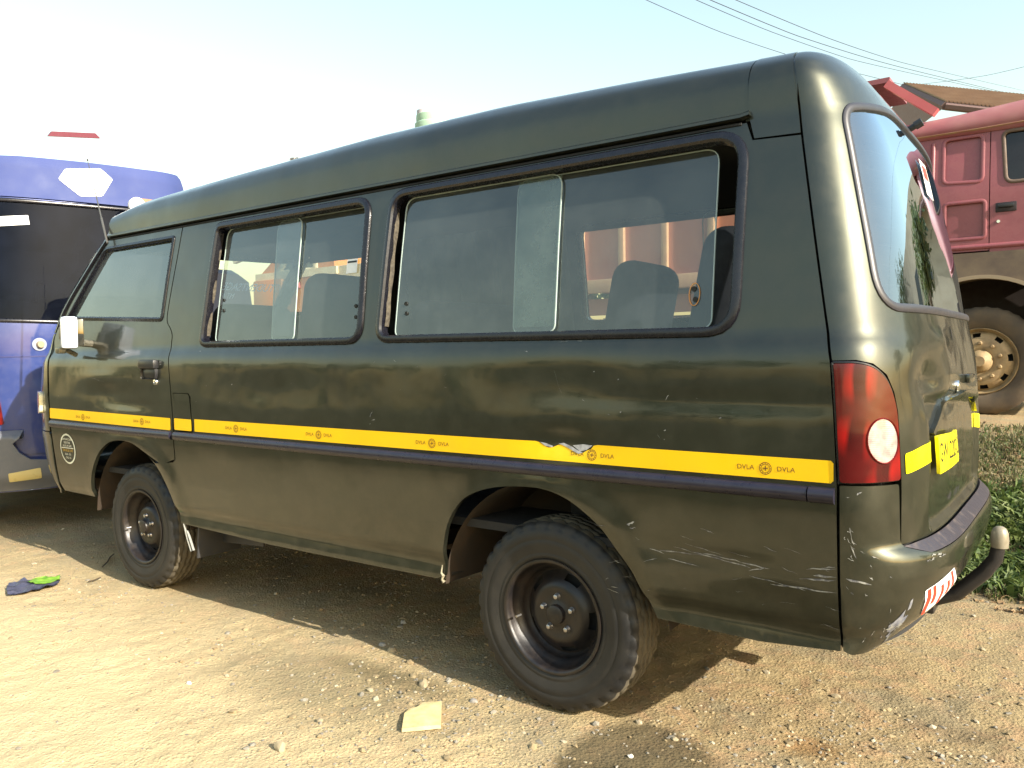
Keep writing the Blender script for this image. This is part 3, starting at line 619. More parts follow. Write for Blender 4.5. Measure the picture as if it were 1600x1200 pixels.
# scratches and chips through the paint
sm = MB()
def scratch(x, v, L, ang, wd, f_=side_d, n=None):
    n = n or max(4, int(L / .02)); pts = []; 
    for i in range(n + 1):
        t = i / n; pts.append((x + L * t * math.cos(ang) + random.uniform(-1, 1) * .002, v + L * t * math.sin(ang) + random.uniform(-1, 1) * .0018))
    up = []; dn = []
    for i, p_ in enumerate(pts):
        h = wd * random.uniform(.15, 1) * (0.1 if i in (0, n) else 1); up.append((p_[0], p_[1] + h / 2)); dn.append((p_[0], p_[1] - h / 2))
    X, _ = on(f_, up + dn, .0012); m_ = len(pts); sm.add(X, [(i, i + 1, m_ + i + 1, m_ + i) for i in range(m_ - 1)])
for x, v, L, a_, wd in ((.424, .623, .16, .02, .004), (.47, .640, .24, -.13, .004), (.50, .655, .13, -.16, .003), (.56, .633, .2, -.09, .004), (.64, .648, .07, -.1, .003), (.70, .586, .16, -.1, .004), (.70, .60, .05, .3, .003),
                        (.76, .572, .18, .02, .004), (.84, .60, .10, .1, .006), (.86, .63, .08, .15, .008), (.88, .615, .06, .05, .010), (.90, .64, .04, .2, .006), (.45, .60, .1, -.1, .002), (.32, .69, .03, .4, .010), (.33, .68, .02, .2, .006),
                        (-.80, .985, .03, .9, .010), (-.79, .97, .02, .3, .008), (-.80, .955, .008, .3, .003), (.055, 1.262, .06, 0, .004), (.13, 1.262, .03, .1, .003), (.05, 1.17, .1, -1.2, .0015), (-2.98, 1.12, .14, -.15, .003), (-2.3, 1.19, .02, .1, .004),
                        (-1.9, 1.09, .006, 0, .006), (-1.7, 1.10, .006, 0, .006), (.20, 1.165, .006, 0, .004), (.29, 1.14, .006, 0, .005), (.30, 1.04, .005, 0, .005), (.45, 1.08, .02, .8, .005), (.45, .99, .008, 0, .004), (.45, .96, .006, 1, .004), (.62, 1.03, .008, .5, .006), (-2.35, .815, .02, .2, .003), (.30, .9, .3, .0, .0)):
    scratch(x, v, L, a_, wd)
for i in range(26): scratch(random.uniform(.2, .93), random.uniform(.45, .72), random.uniform(.01, .05), random.uniform(-.4, .4), random.uniform(.001, .003))
for i in range(24): scratch(random.uniform(-3.4, .9), random.uniform(.95, 1.26), random.uniform(.004, .02), random.uniform(-1, 1), random.uniform(.001, .003))
for i in range(22): scratch(.01 + random.expovariate(30), random.gauss(.62, .10), random.uniform(.005, .02), random.uniform(-1.3, .3), random.uniform(.0015, .005), bump_f)
for i in range(34): scratch(random.gauss(.17, .025), random.gauss(.475, .025), random.uniform(.006, .03), random.gauss(-1.1, .5), random.uniform(.003, .010), bump_f)
for i in range(12): scratch(random.uniform(.26, .36), random.uniform(.655, .668), random.uniform(.008, .03), random.uniform(-.2, .2), random.uniform(.002, .006), bump_f)
for x, v, L, a_, wd in ((.03, .76, .05, -1.3, .010), (.035, .71, .035, -1.2, .012), (.02, .62, .06, -.2, .008), (.05, .845, .02, .5, .006), (.17, .50, .10, -1.2, .016), (.20, .47, .08, -1.5, .018), (.15, .475, .07, .1, .014), (.26, .57, .05, -1.4, .006), (.19, .452, .05, -1.0, .02)):
    scratch(x, v, L, a_, wd, bump_f)
for i in range(3):
    pass
pt = MB()
for L in ([(.15, .455), (.175, .448), (.185, .47), (.205, .478), (.21, .50), (.19, .495), (.185, .52), (.172, .50), (.155, .485), (.14, .478)], [(.165, .435), (.18, .43), (.178, .447), (.168, .45)], [(.195, .515), (.205, .52), (.20, .55), (.192, .545)]):
    panel('bare_patch', bump_f, [(a + .012, v + .01) for a, v in L], simple('grey_primer', (.10, .11, .15), .6, c2=(.24, .24, .24), ns=50), bmp, grid=(.02, .01), flange=0, off=.001)
sm.build('paint_scratches', simple('scratched_primer', (.26, .26, .24), .6, c2=(.07, .07, .08), ns=60, amt=(.4, .6)), van, smooth=False)['kind'] = 'stuff'
# --- side windows
def window(f_, fp, L, panes, clean=False, worn=None):
    fr = strip('window_frame', f_, L, [(-.016, -.03), (-.017, .004), (-.011, .012), (.002, .013), (.012, .008), (.015, -.001), (.016, -.045)], RUBBER, van, flip=fp)
    for i, (a0, a1, t0, t1, holes, dep) in enumerate(panes):
        vb, vt = (1.30, 1.848) if fp > 0 else (1.40, 1.90)
        ol = fillet([(a0, vb), (a1, vb), (t1, vt), (t0, vt)], [.03, .03, .05, .05] if dep > .03 else [.03, .012, .012, .05])
        pn = panel('window_pane', f_, ol, GLASS if fp > 0 else GLASSC, fr, grid=(.3, .1), off=-dep, flange=.004, flip=fp, holes=holes)
        strip('pane_edge', f_, ol, [(-.0015, -.0025), (-.0015, .0025), (.0015, .0025), (.0015, -.0025)], simple('polished_glass_edge', (.35, .42, .40), .25), pn, flip=fp, off=-dep)
        if not clean:
            for (hx, hv) in [(h, v) for h, v in HOLES[i]]:
                ci = MB()
                q, n__ = on(f_, [(hx, hv)], -dep + .004, fp); ci.lathe([(.0, .0), (.008, .0), (.0085, .002), (.0, .003)], tuple(q[0]), 'Y', 12)
                ci.build('latch_hole', BLACKINK, pn)
    return fr
HOLES = [[(-1.881, 1.50), (-1.876, 1.45)], [(-.974, 1.433), (-.968, 1.388)]]
w1 = window(side, 1, W1, [(-1.920, -1.338, -1.915, -1.362, (), .034), (-1.505, -.905, -1.545, -.92, (), .044)])
HOLES = [[(-.679, 1.427), (-.673, 1.389)], [(.505, 1.419), (.511, 1.386)]]
w2 = window(side, 1, W2, [(-.727, .018, -.727, .002, (), .034), (-.162, .566, -.19, .560, (), .044)])
W1R, W2R, DGR = [[(x, 1.385 + (v - 1.28) * .90) for x, v in L] for L in (W1, W2, DG)]
window(sideR, -1, W1R, [(-1.96, -1.38, -1.93, -1.36, (), .034), (-1.45, -.90, -1.43, -.92, (), .044)], True)
window(sideR, -1, W2R, [(-.76, 0.0, -.75, 0.0, (), .034), (-.08, .63, -.06, .63, (), .044)], True)
# the strips where the sliding panes overlap get an added paler sheet
OVERLAP = glass('added_pale_overlap_sheet', (.62, .70, .64), .36, 1.0, (.38, .47, .40)); OVERLAP2 = glass('added_grey_overlap_sheet', (.70, .72, .74), .30, 1.0, (.45, .48, .50))
panel('added_overlap_sheet', side, [(-.158, 1.32), (.010, 1.32), (-.004, 1.842), (-.184, 1.842)], OVERLAP, w2, grid=(.3, .1), flange=.001, off=-.040)
panel('added_overlap_sheet', side, [(-1.50, 1.32), (-1.345, 1.32), (-1.368, 1.842), (-1.54, 1.842)], OVERLAP2, w1, grid=(.3, .1), flange=.001, off=-.040)
# a drab curtain drawn across the far side's middle window
cur = [(x, v) for x, v in ((-2.02, 1.36), (-.86, 1.36), (-.86, 1.93), (-2.02, 1.93))]
def curf(a, v):
    P = sideR(a, v); P[..., 1] += .012 * np.sin(np.asarray(a) * 42) + .006 * np.sin(np.asarray(a) * 97 + 1); return P
panel('curtain', curf, cur, simple('drab_curtain', (.12, .13, .10), .9, c2=(.09, .10, .08), ns=5), van, grid=(.02, .2), off=-.09, flange=.004, flip=-1)
# worn channel liners in the open gaps
LINER = simple('perished_channel_felt', (.095, .080, .055), .9, c2=(.03, .025, .02), ns=40, bs=80, bstr=.8, bd=.004)
for (x0, v0, x1, v1), fr in (((-1.972, 1.33, -1.955, 1.81), w1), ((-.772, 1.34, -.768, 1.80), w2)):
    strip('channel_liner', side, [(x0 + (x1 - x0) * t + .003 * math.sin(t * 17), v0 + (v1 - v0) * t) for t in np.linspace(0, 1, 14)], [(-.010, -.03), (-.010, -.014), (-.003, -.008), (.001, -.016), (.006, -.012), (.011, -.022), (.011, -.03)], LINER, fr, closed=False)
oe = MB(); V, F = sweep(*on(side, ell((.508, 1.402), (.017, .034), 30), -.040), [(-.001, -.001), (-.001, .001), (.001, .001), (.001, -.001)]); oe.add(V, F); oe.build('latch_ring', simple('orange_ring', (.6, .25, .05), .5), w2)
stq = panel('price_sticker', side, [(-1.046, 1.572), (-.982, 1.572), (-.982, 1.632), (-1.046, 1.632)], WHITE, w1, grid=(.05, .05), flange=0, off=-.038)
panel('sticker_bar', side, [(-1.042, 1.616), (-.986, 1.616), (-.986, 1.624), (-1.042, 1.624)], BLACKINK, stq, grid=(.05, .05), flange=0, off=-.0372)
# --- door glass, frames, handle, lock, sticker
dgl = panel('door_glass', side, shrink(DG, -.004), GLASS, fd, grid=(.2, .1), off=-.016, flange=.004)
strip('glass_run', side_d, DG, [(-.018, -.012), (-.018, .003), (-.010, .007), (.004, .004), (.010, -.02)], RUBBER, fd)
panel('door_glass', sideR, shrink(up(DG), -.004), GLASSC, fd2, grid=(.2, .1), off=-.016, flange=.004, flip=-1)
strip('glass_run', sideR, up(DG), [(-.018, -.012), (-.018, .003), (-.010, .007), (.004, .004), (.010, -.02)], RUBBER, fd2, flip=-1)
strip('pillar_seal', side_d, [(aline(v) + .03, v) for v in np.linspace(1.40, 1.875, 14)] , [(-.012, -.004), (-.012, .006), (-.003, .012), (.006, .006), (.008, -.004)], RUBBER, fd, closed=False)
hq, hn = on(side, [(-2.385, 1.175)], 0); hq = hq[0]
hm = MB(); hm.box(hq + [0, -.013, .018], (.150, .034, .046), .012); hm.box(hq + [0, -.004, -.028], (.135, .014, .060), .02); dh = hm.build('door_handle', PLAST, fd)
lq, _ = on(side, [(-2.333, 1.103)], 0); MB().lathe([(0, -.007), (.006, -.007), (.007, -.009), (.014, -.008), (.016, 0)], tuple(lq[0]), 'Y', 20).build('door_lock', CHROME, fd)
st = panel('round_sticker', side_d, ell((-3.288, .708), (.088, .088)), simple('pale_print', (.68, .68, .55), .45), fd, grid=(.05, .05), flange=0, off=.0018)
panel('sticker_ground', side_d, ell((-3.288, .708), (.078, .078)), simple('dark_print', (.03, .03, .02), .5), st, grid=(.05, .05), flange=0, off=.0026)
cream = simple('cream_print', (.7, .68, .55), .5); gold = simple('gold_print', (.55, .33, .04), .5)
for b_, dy, c_, sz in (('DIAMOND CARE', .055, cream, .017), ('FOR THE', .035, cream, .018), ('ROAD ★ SAFE', .017, cream, .016), ('DRIVE & LIVE', -.010, gold, .021), ('0244 · 020', -.032, cream, .016), ('CALL US', -.052, cream, .016)):
    text('sticker_lettering', b_, sz, side_d, (-3.288, .708 + dy), c_, st, off=.0034)
panel('sticker_line', side_d, [(-3.36, .711), (-3.216, .711), (-3.216, .715), (-3.36, .715)], cream, st, grid=(.05, .05), flange=0, off=.0034)
# reversed lettering stuck on the windscreen, seen from behind through the cab
ws = [o for o in van.children if o.name.startswith('windscreen')][0]
text('windscreen_lettering', 'OSTUDENTSAGE', .072, front, (1.66, 1.715), TWHITE, ws, off=.001, flip=-1, sx=1.0, mirror=True)
text('windscreen_lettering', 'MT 41', .05, front, (1.46, 1.655), TWHITE, ws, off=.001, flip=-1, sx=1.0, mirror=True)
# --- mirror, antenna, roof items
mr = MB(); Rz = Matrix.Rotation(math.radians(-24), 3, 'Z')
mc = pixy(108, 520, -.13)
mr.box(mc, (.150, .085, .175), .022, Rz); mrr = mr.build('door_mirror', SILVER, van)
MB().box(Vector(mc) + Vector((.074, .018, .0)), (.006, .045, .145), .004, Rz).build('mirror_glass', glass('mirror_glass_dark', (.1, .1, .1), .02, 4), mrr)
ma = MB(); ma.box(Vector(mc) + Vector((-.07, -.015, -.095)), (.05, .04, .035), .008); ma.tube([Vector(mc) + Vector((-.07, .0, -.085)), Vector(mc) + Vector((-.10, .08, -.12))], .014, 8)
ma.box(Vector(mc) + Vector((-.10, .02, .0)), (.035, .05, .07), .01); ma.tube([Vector(mc) + Vector((.02, .0, -.05)), Vector(mc) + Vector((.0, .12, -.06))], .02, 8); ma.build('mirror_arm', simple('mirror_bracket', (.35, .33, .26), .35, .6, c2=(.08, .07, .05), ns=30), mrr)
ab = pixy(166, 372, .06); at_ = pixy(137, 251, .14)
an = MB(); an.tube([ab, ab + (at_ - ab) * .5, at_], [.0045, .0035, .002], 8); an.tube([at_, at_ + (at_ - ab) * .02], .005, 8); an.tube([ab - (at_ - ab) * .06, ab + (at_ - ab) * .25], .006, 8)
an.build('antenna', simple('antenna_metal', (.25, .22, .18), .3, .8), van)
# --- wheel housings, underside
def housing(cx, cz, r, depth, y0, name, mirror=False):
    b = MB(); V = []; F = []; n = 26; prof = [(r + .012, 0), (r + .008, depth * .5), (r, depth)]
    for i in range(n + 1):
        q = math.radians(4 + 172 * i / n)
        for rr_, dy in prof:
            y = y0 + dy; V.append((cx + rr_ * math.cos(q), y if not mirror else 2 * YC - y, cz + rr_ * math.sin(q)))
    for i in range(n):
        for j in range(2): F.append((i * 3 + j, i * 3 + j + 1, (i + 1) * 3 + j + 1, (i + 1) * 3 + j))
    k = len(V); V.append((cx, (y0 + depth) if not mirror else 2 * YC - y0 - depth, cz)); F += [(i * 3 + 2, (i + 1) * 3 + 2, k) for i in range(n)]
    b.add(V, F); return b.build(name, simple('dirty_underseal', (.014, .011, .008), .95, c2=(.045, .028, .015), ns=7, bs=30), van)
for mi in (False, True):
    housing(-.02, .33, .445, .33, .012, 'wheel_housing', mi); housing(-2.62, .33, .455, .33, .012, 'wheel_housing', mi)
ub = MB(); ub.box((-1.35, YC, .50), (1.55, 1.50, .06)); ub.box((.72, YC, .50), (.40, 1.5, .06)); ub.box((-1.2, .45, .42), (4.2, .08, .12)); ub.box((-1.2, 1.14, .42), (4.2, .08, .12)); ub.box((-3.3, YC, .5), (.3, 1.45, .06))
ub.tube([(0, .2, .32), (0, 1.4, .32)], .04, 10); ub.tube([(-2.60, .2, .32), (-2.60, 1.4, .32)], .035, 10); ub.lathe([(0, -.13), (.12, -.10), (.14, 0), (.12, .1), (0, .13)], (0, YC, .32), 'Y', 16)
ub.tube([(-2.0, .9, .42), (.2, .95, .40), (.95, 1.25, .38)], .03, 8); ub.box((-.8, 1.2, .34), (.6, .35, .18), .03)
ub.build('chassis', simple('underbody', (.03, .022, .016), .9, c2=(.07, .04, .02), ns=9), van)
sl_ = panel('inner_sill', side, [(-2.20, .382), (-.47, .386), (-.47, .42), (-2.2, .42)], DARK, van, grid=(.3, .1), off=-.05, flange=.3)
mf = MB(); mf.box((-2.10, .14, .325), (.012, .25, .20), .003, Matrix.Rotation(.12, 3, 'Y')); mf.box((-1.94, .16, .345), (.34, .012, .11), .003, Matrix.Rotation(-.06, 3, 'Y'))
mfo = mf.build('mud_flap', simple('flap_rubber', (.022, .025, .032), .6, c2=(.05, .045, .04), ns=10), van)
mg = MB(); mg.tube([(-2.185, -.005, .395), (-2.165, .0, .32), (-2.135, .0, .262), (-2.115, .0, .268), (-2.165, .0, .36)], .006, 6); mg.build('flap_clip', simple('pale_clip', (.28, .28, .26), .4), mfo)
rag = MB(); rag.tube([(-.470, -.012, .44), (-.474, -.014, .41), (-.466, -.012, .40), (-.472, -.013, .385), (-.464, -.01, .375)], [.002, .004, .007, .004, .008], 6); rag.build('torn_sill_edge', simple('torn_primer', (.4, .36, .25), .7, c2=(.1, .08, .05), ns=60), van)
# --- wheels
def tyremat():
    m = Mat('dusty_tyre'); n1 = m.noise(5, 6, .6); n2 = m.noise(60, 4)
    sep = m.n('ShaderNodeSeparateXYZ'); m.l(m.tc.outputs['Object'], sep.inputs[0])
    c = m.mix(m.rampf(n1, .38, .72), (.008, .008, .009), (.034, .030, .023))
    m.set(Base_Color=c, Roughness=m.rampf(n1, .3, .7, .5, .75), Normal=m.bump(n2, .25, .002)); return m.m
TYRE = tyremat(); TREAD = simple('dusty_tread', (.055, .046, .032), .85, c2=(.12, .10, .065), ns=9, bs=50)
RIM = simple('rim_black_paint', (.009, .008, .009), .40, c2=(.030, .020, .014), ns=16, amt=(.42, .75), bs=40, bstr=.2)
def make_wheel(cx, cz, mirror, style):
    yy = (lambda y: 2 * YC - y) if mirror else (lambda y: y); N = 140
    prof = [(.184, .030), (.188, .018), (.196, .010), (.206, .006), (.212, .003), (.216, .0055), (.222, .004), (.245, -.001), (.262, -.003), (.266, -.0005), (.270, -.003), (.288, 0.0), (.300, .004), (.306, .007), (.312, .008), (.320, .016), (.326, .024)]
    tread = [(.3275, .030), (.3295, .044), (.330, .048), (.322, .049), (.322, .056), (.3305, .057), (.332, .070), (.332, .078), (.3235, .079), (.3235, .086), (.3325, .087), (.3325, .108), (.3235, .109), (.3235, .116), (.332, .117), (.332, .138), (.323, .139), (.323, .146), (.330, .147), (.3275, .165), (.326, .171)]
    rest = [(.312, .187), (.288, .195), (.245, .196), (.2, .186), (.184, .165)]
    full = prof + tread + rest; np_ = len(prof)
    def fr(j, k, r, h):
        if np_ <= j < np_ + len(tread):
            h += .0035 * (1 if (k // 2) % 2 else -1) * (1 if 3 < j - np_ < 18 else 0)
            if (k % 4 == 0) and (j - np_ < 3 or j - np_ > 17): r -= .009
            if (k % 4 == 2) and 5 <= j - np_ <= 16: r -= .005
        elif j in (13, 14, 15, 16):
            if k % 4 == 0: r -= .005; h += .005
        return r, h
    bm = MB(); bm.lathe(full, (cx, 0, cz), 'Y', N, fr=fr)
    V = [(x, yy(y), max(z, .001)) for x, y, z in bm.V]; m_ = len(full)
    fm = [1 if np_ - 1 <= (i % (m_ - 1)) < np_ + len(tread) else 0 for i in range(len(bm.F))]
    # rim and disc
    rp = [(.197, .010), (.1965, .003), (.190, .0015), (.184, .006), (.180, .016), (.178, .030), (.172, .040), (.168, .050), (.160, .058), (.158, .070), (.152, .082)]
    disc = [(.146, .088), (.138, .084), (.128, .074), (.118, .064), (.108, .056), (.098, .050), (.088, .048), (.078, .050), (.066, .052), (.050, .052), (.040, .048), (.034, .046), (.032, .030), (.024, .026), (.0, .025)]
    if style == 'front': disc = [(.146, .090), (.140, .082), (.132, .074), (.124, .066), (.114, .060), (.106, .048), (.098, .040), (.088, .036), (.072, .036), (.052, .034), (.044, .030), (.036, .022), (.034, .010), (.022, .006), (0, .005)]
    rp += disc; n = 120; ns_ = 5 if style == 'rear' else 15; b0 = 11
    def skip(j, k):
        if style == 'rear': return 12 <= j <= 13 and ((k + 6) % 24) < 9
        return 12 <= j <= 13 and (k % 8) < 4
    rb = MB(); rb.lathe(rp, (cx, 0, cz), 'Y', n, skip=skip)
    rb.lathe([(.186, .03), (.176, .14), (.186, .17)], (cx, 0, cz), 'Y', 40); rb.V = [(x, yy(y), z) for x, y, z in rb.V]
    w_ = rb.build('wheel', RIM, van, auto=50)
    mk('tyre', V, bm.F, None, w_, True, mats=[TYRE, TREAD], fm=fm)
    bk = MB(); bk.lathe([(.16, .105), (0, .105)], (cx, 0, cz), 'Y', 24); bk.V = [(x, yy(y), z) for x, y, z in bk.V]; bk.build('brake_drum', DARK, w_)
    nr = .060 if style == 'rear' else .056; ny = .052 if style == 'rear' else .036
    first = None
    for i in range(5):
        q = math.radians(20 + 72 * i); nb = MB(); c = (cx + nr * math.cos(q), ny, cz + nr * math.sin(q))
        nb.lathe([(0, -.016), (.005, -.016), (.008, -.014), (.009, -.004), (.0125, 0), (.013, .002)], c, 'Y', 12); nb.V = [(x, yy(y), z) for x, y, z in nb.V]
        nb.build('lug_nut', STEEL, w_)
    if not mirror: MB().tube([(cx - .135, .02, cz - .02), (cx - .138, -.004, cz - .021)], .004, 8).build('tyre_valve', STEEL, w_)
    return w_
make_wheel(0, .326, False, 'rear'); make_wheel(-2.605, .326, False, 'front'); make_wheel(0, .326, True, 'rear'); make_wheel(-2.605, .326, True, 'front')
# --- cabin
cb = MB(); cb.box((-1.2, YC, .60), (4.3, 1.50, .03)); cb.build('cabin_floor', DARK, van)
hl_ = MB()
for i in range(12):
    pass
xs = np.linspace(-2.95, .7, 12); vv = np.array([1.90, 2.0, 2.08, 2.15, 2.3, 2.9]); X, Vv = np.meshgrid(xs, vv); L = side(X.ravel(), Vv.ravel()) - [0, 0, .035]; L[:, 1] = np.minimum(L[:, 1] + .04, YC); n = len(xs)
F = [(j * n + i, j * n + i + 1, (j + 1) * n + i + 1, (j + 1) * n + i) for j in range(5) for i in range(11)]; R_ = L.copy(); R_[:, 1] = 2 * YC - R_[:, 1]
mk('headliner', list(L) + list(R_), F + [tuple(q + len(L) for q in f) for f in F], TRIM, van)
SEATM = simple('seat_fabric', (.018, .019, .023), .9, c2=(.028, .028, .03), ns=20, bs=200, bstr=.3, bd=.002)
def seat(x, y, w_, h=1.42, head=True, wide=False):
    cu = MB(); cu.box((x - .26, y, .86), (.50, w_, .14), .05); c_ = cu.build('seat', SEATM, van)
    bb = MB(); Ry = Matrix.Rotation(.20, 3, 'Y'); bb.box((x + .05, y, (h + .86) / 2), (.16, w_, h - .80), .079, Ry); bb.build('backrest', SEATM, c_)
    if head:
        for hy in ([y] if not wide else [y - w_ / 4, y + w_ / 4]):
            hb_ = MB(); hb_.box((x + .13, hy, h + .07), (.10, .28, .20), .045, Ry); hb_.build('headrest', SEATM, c_)
    fb = MB(); fb.box((x - .26, y, .70), (.42, w_ * .8, .2), .01); fb.build('seat_base', DARK, c_)
seat(-2.30, .45, .48, 1.48, False); seat(-2.36, 1.22, .46, 1.44, False)
seat(-1.50, .38, .46, 1.58, False); seat(-.80, .60, .95, 1.42, False); seat(-.14, .80, .42, 1.57, False); seat(.42, .40, .46, 1.60, False); seat(.50, 1.1, .7, 1.45, False)
dbm = MB(); dbm.box((-3.25, YC, 1.20), (.45, 1.45, .25), .06); dbm.build('dashboard', PLAST, van)
sw = MB(); sw.tube([(-2.92 + .05 * math.cos(q) * 0 + .10 * math.sin(q), .42 + .2 * math.cos(q), 1.30 + .17 * math.sin(q)) for q in np.linspace(0, 2 * math.pi, 32)], .013, 8); sw.box((-2.95, .42, 1.28), (.08, .12, .08), .02); sw.tube([(-2.93, .24, 1.30), (-2.93, .60, 1.30)], .012, 6); sw.build('steering_wheel', PLAST, van)
# ------------------------------------------------------------------ loose stones, rubbish and grass
def pebble(bm_, x, y, r, squash=.6, zoff=.25):
    N = ICO
    R_ = np.array([[random.uniform(.6, 1.2)] for _ in range(len(N))]); V = N * R_ * [r * random.uniform(.75, 1.35), r * random.uniform(.75, 1.2), r * squash]
    a = random.uniform(0, 6.28); c, s_ = math.cos(a), math.sin(a); V = np.stack([V[:, 0] * c - V[:, 1] * s_ + x, V[:, 0] * s_ + V[:, 1] * c + y, V[:, 2]], 1); V[:, 2] += float(gz(x, y)) + r * squash * random.uniform(-.35, .45)
    bm_.add(V, ICOF)
b_ = bmesh.new(); bmesh.ops.create_icosphere(b_, subdivisions=1, radius=1); ICO = np.array([tuple(v.co) for v in b_.verts]); b_.verts.index_update(); ICOF = [[v.index for v in f.verts] for f in b_.faces]; b_.free()
def in_view(x, y, mx=40):
    d = np.array([x, y, 0]) - CAM; z = -d @ CB
    if z < .3: return False
    u = 800 + FPX * (d @ CR) / z; v = 600 - FPX * (d @ CU) / z; return -mx < u < 1600 + mx and -mx < v < 1200 + mx
sets = [MB(), MB(), MB()]
cl = [(random.uniform(-3, 2), random.uniform(-1.2, 1.6)) for _ in range(40)] + [(-.5, -.25), (-.6, -.4), (-.35, -.55), (-.2, -.3), (.9, .2), (1.1, .5), (.7, .1)]
cnt = 0
while cnt < 4200:
    if random.random() < .55: c = random.choice(cl); x = random.gauss(c[0], .22); y = random.gauss(c[1], .18)
    else: x = random.uniform(-5, 2.6); y = random.uniform(-1.35, 2.8)
    if not in_view(x, y): continue
    if x < -1.2 and y < -.3 and random.random() < .6: continue
    r = min(.016, .0026 * (1 + random.paretovariate(2.4))); pebble(random.choices(sets, (5, 3, 1))[0], x, y, r); cnt += 1
for s_, mt in zip(sets, (simple('tan_gravel', (0.317, 0.245, 0.137), .9, c2=(0.216, 0.158, 0.086), ns=9), simple('grey_gravel', (0.245, 0.223, 0.180), .85, c2=(0.158, 0.137, 0.108), ns=12), simple('white_gravel', (0.432, 0.374, 0.266), .8, c2=(0.324, 0.266, 0.180), ns=20))):
    tag(s_.build('gravel', mt, smooth=False), kind='stuff')
STONE = simple('dusty_stone', (0.360, 0.302, 0.194), .9, c2=(0.245, 0.194, 0.122), ns=18, bs=60); STONEG = simple('grey_stone', (.34, .32, .28), .85, c2=(.22, .2, .18), ns=18, bs=60)
def gp(px, py):
    p = pix(px, py, (0, 0, 0), (0, 0, 1)); return float(p[0]), float(p[1])
def stone(px, py, r, lab, mt=STONE, sq=.6, seed=0):
    random.seed(seed); b = MB(); x, y = gp(px, py)
    bm = bmesh.new(); bmesh.ops.create_icosphere(bm, subdivisions=2, radius=1); o3 = Vector((seed * 3.1, 0, 0))
    for v in bm.verts:
        k = 1 + .35 * noise.noise(v.co * 1.3 + o3) + .12 * noise.noise(v.co * 4 + o3); v.co = Vector((v.co.x * k * r, v.co.y * k * r * .8, v.co.z * k * r * sq))
    z0 = float(gz(x, y)) + r * sq * .3
    bm.verts.index_update(); b.add([(v.co.x + x, v.co.y + y, v.co.z + z0) for v in bm.verts], [[v.index for v in f.verts] for f in bm.faces]); bm.free()
    return tag(b.build('stone', mt, auto=25), lab, 'stone', 'larger loose stones on the dirt')
stone(662, 1071, .020, 'angular tan stone just behind the pale broken tile, nearest the rear wheel', seed=1, sq=.9)
stone(613, 1018, .022, 'pale stone on the very edge of the van shadow', seed=2)
stone(598, 1008, .018, 'grey stone half in the shadow beside the pale stone at its edge', STONEG, seed=3)
stone(630, 976, .015, 'grey stone lying in the shadow under the sill', STONEG, seed=4, sq=.8)
stone(578, 1080, .014, 'small pale stone left of the tile on the sandy dirt', seed=5)
stone(500, 1130, .013, 'pale pebble cluster stone in the gravel patch', seed=6)
stone(438, 1176, .020, 'upright tan stone with a dark shaded face at the bottom edge', seed=7, sq=1.1)
stone(1306, 1082, .017, 'flat round tan stone on the sunlit dirt behind the rear bumper', seed=8, sq=.5)
stone(1055, 1152, .012, 'pinkish tan stone in the dark patch', seed=9)
stone(985, 1178, .010, 'white pebble in the dark patch below the rear wheel', simple('white_pebble', (.75, .7, .6), .8), seed=10)
stone(1545, 913, .014, 'small stone by the grass edge beside the tow bar', STONEG, seed=11)
stone(1535, 1010, .012, 'brown stone on the right of the dirt patch', seed=12)
stone(740, 1095, .016, 'blue grey stone on the sunlit dirt right of the pale tile', STONEG, seed=13, sq=.5)
stone(295, 1070, .010, 'lone white pebble on the pale ground, left foreground', simple('white_pebble_b', (.75, .7, .6), .8), seed=15)
random.seed(21)
# pale broken tile
x0 = [(628, 1146), (632, 1122), (640, 1114), (652, 1112), (660, 1105), (690, 1103), (689, 1140), (662, 1143)]
P = [gp(*q) for q in x0]; zt = max(float(gz(*p)) for p in P) + .010
b = MB(); k = len(P); b.add([(p[0], p[1], zt + .002 * (i % 2)) for i, p in enumerate(P)] + [(p[0], p[1], zt - .012) for p in P], [tuple(range(k)), tuple(range(k, 2 * k))[::-1]] + [(i, k + i, k + (i + 1) % k, (i + 1) % k) for i in range(k)])
tag(b.build('broken_tile', simple('pale_tile', (.55, .43, .21), .6, c2=(.66, .54, .30), ns=26, bs=70), smooth=False), 'pale yellow piece of broken tile lying in the sunlit dirt near the rear wheel', 'tile')
# torn wrapper and twigs
def crumple(name, pxs, mt, lab=None, h=.02, parent=None):
    P = [gp(*q) for q in pxs]; bm = bmesh.new(); pl_ = dens(P, .02); f0 = area(pl_); pl_ = pl_ if f0 > 0 else pl_[::-1]
    G = np.stack(np.meshgrid(np.arange(min(p[0] for p in P), max(p[0] for p in P), .018), np.arange(min(p[1] for p in P), max(p[1] for p in P), .018)), -1).reshape(-1, 2); G = G[inpoly(G, pl_)]
    A = [Vector(p) for p in pl_] + [Vector(g_) for g_ in G]; r = geometry.delaunay_2d_cdt(A, [(i, (i + 1) % len(pl_)) for i in range(len(pl_))], [], 1, 1e-6)
    V = [(v[0], v[1], float(gz(v[0], v[1])) + .008 + h * (.5 + noise.noise(Vector((v[0] * 18, v[1] * 18, 3))))) for v in r[0]]; k = len(V); Ft = [tuple(t) for t in r[2]]
    V2 = V + [(a, b2, c - .002) for a, b2, c in V]; F = Ft + [tuple(k + i for i in t)[::-1] for t in Ft]
    o = MB().add(V2, F).build(name, mt, parent, auto=40); 
    if lab: tag(o, lab, 'litter')
    return o
wr = crumple('plastic_wrapper', [(10, 925), (14, 915), (38, 908), (50, 912), (95, 903), (92, 916), (70, 923), (30, 931), (12, 932)], simple('dark_wrapper', (.05, .055, .09), .3, c2=(.09, .09, .13), ns=30), 'torn dark blue plastic wrapper with a bright green patch on the sand')
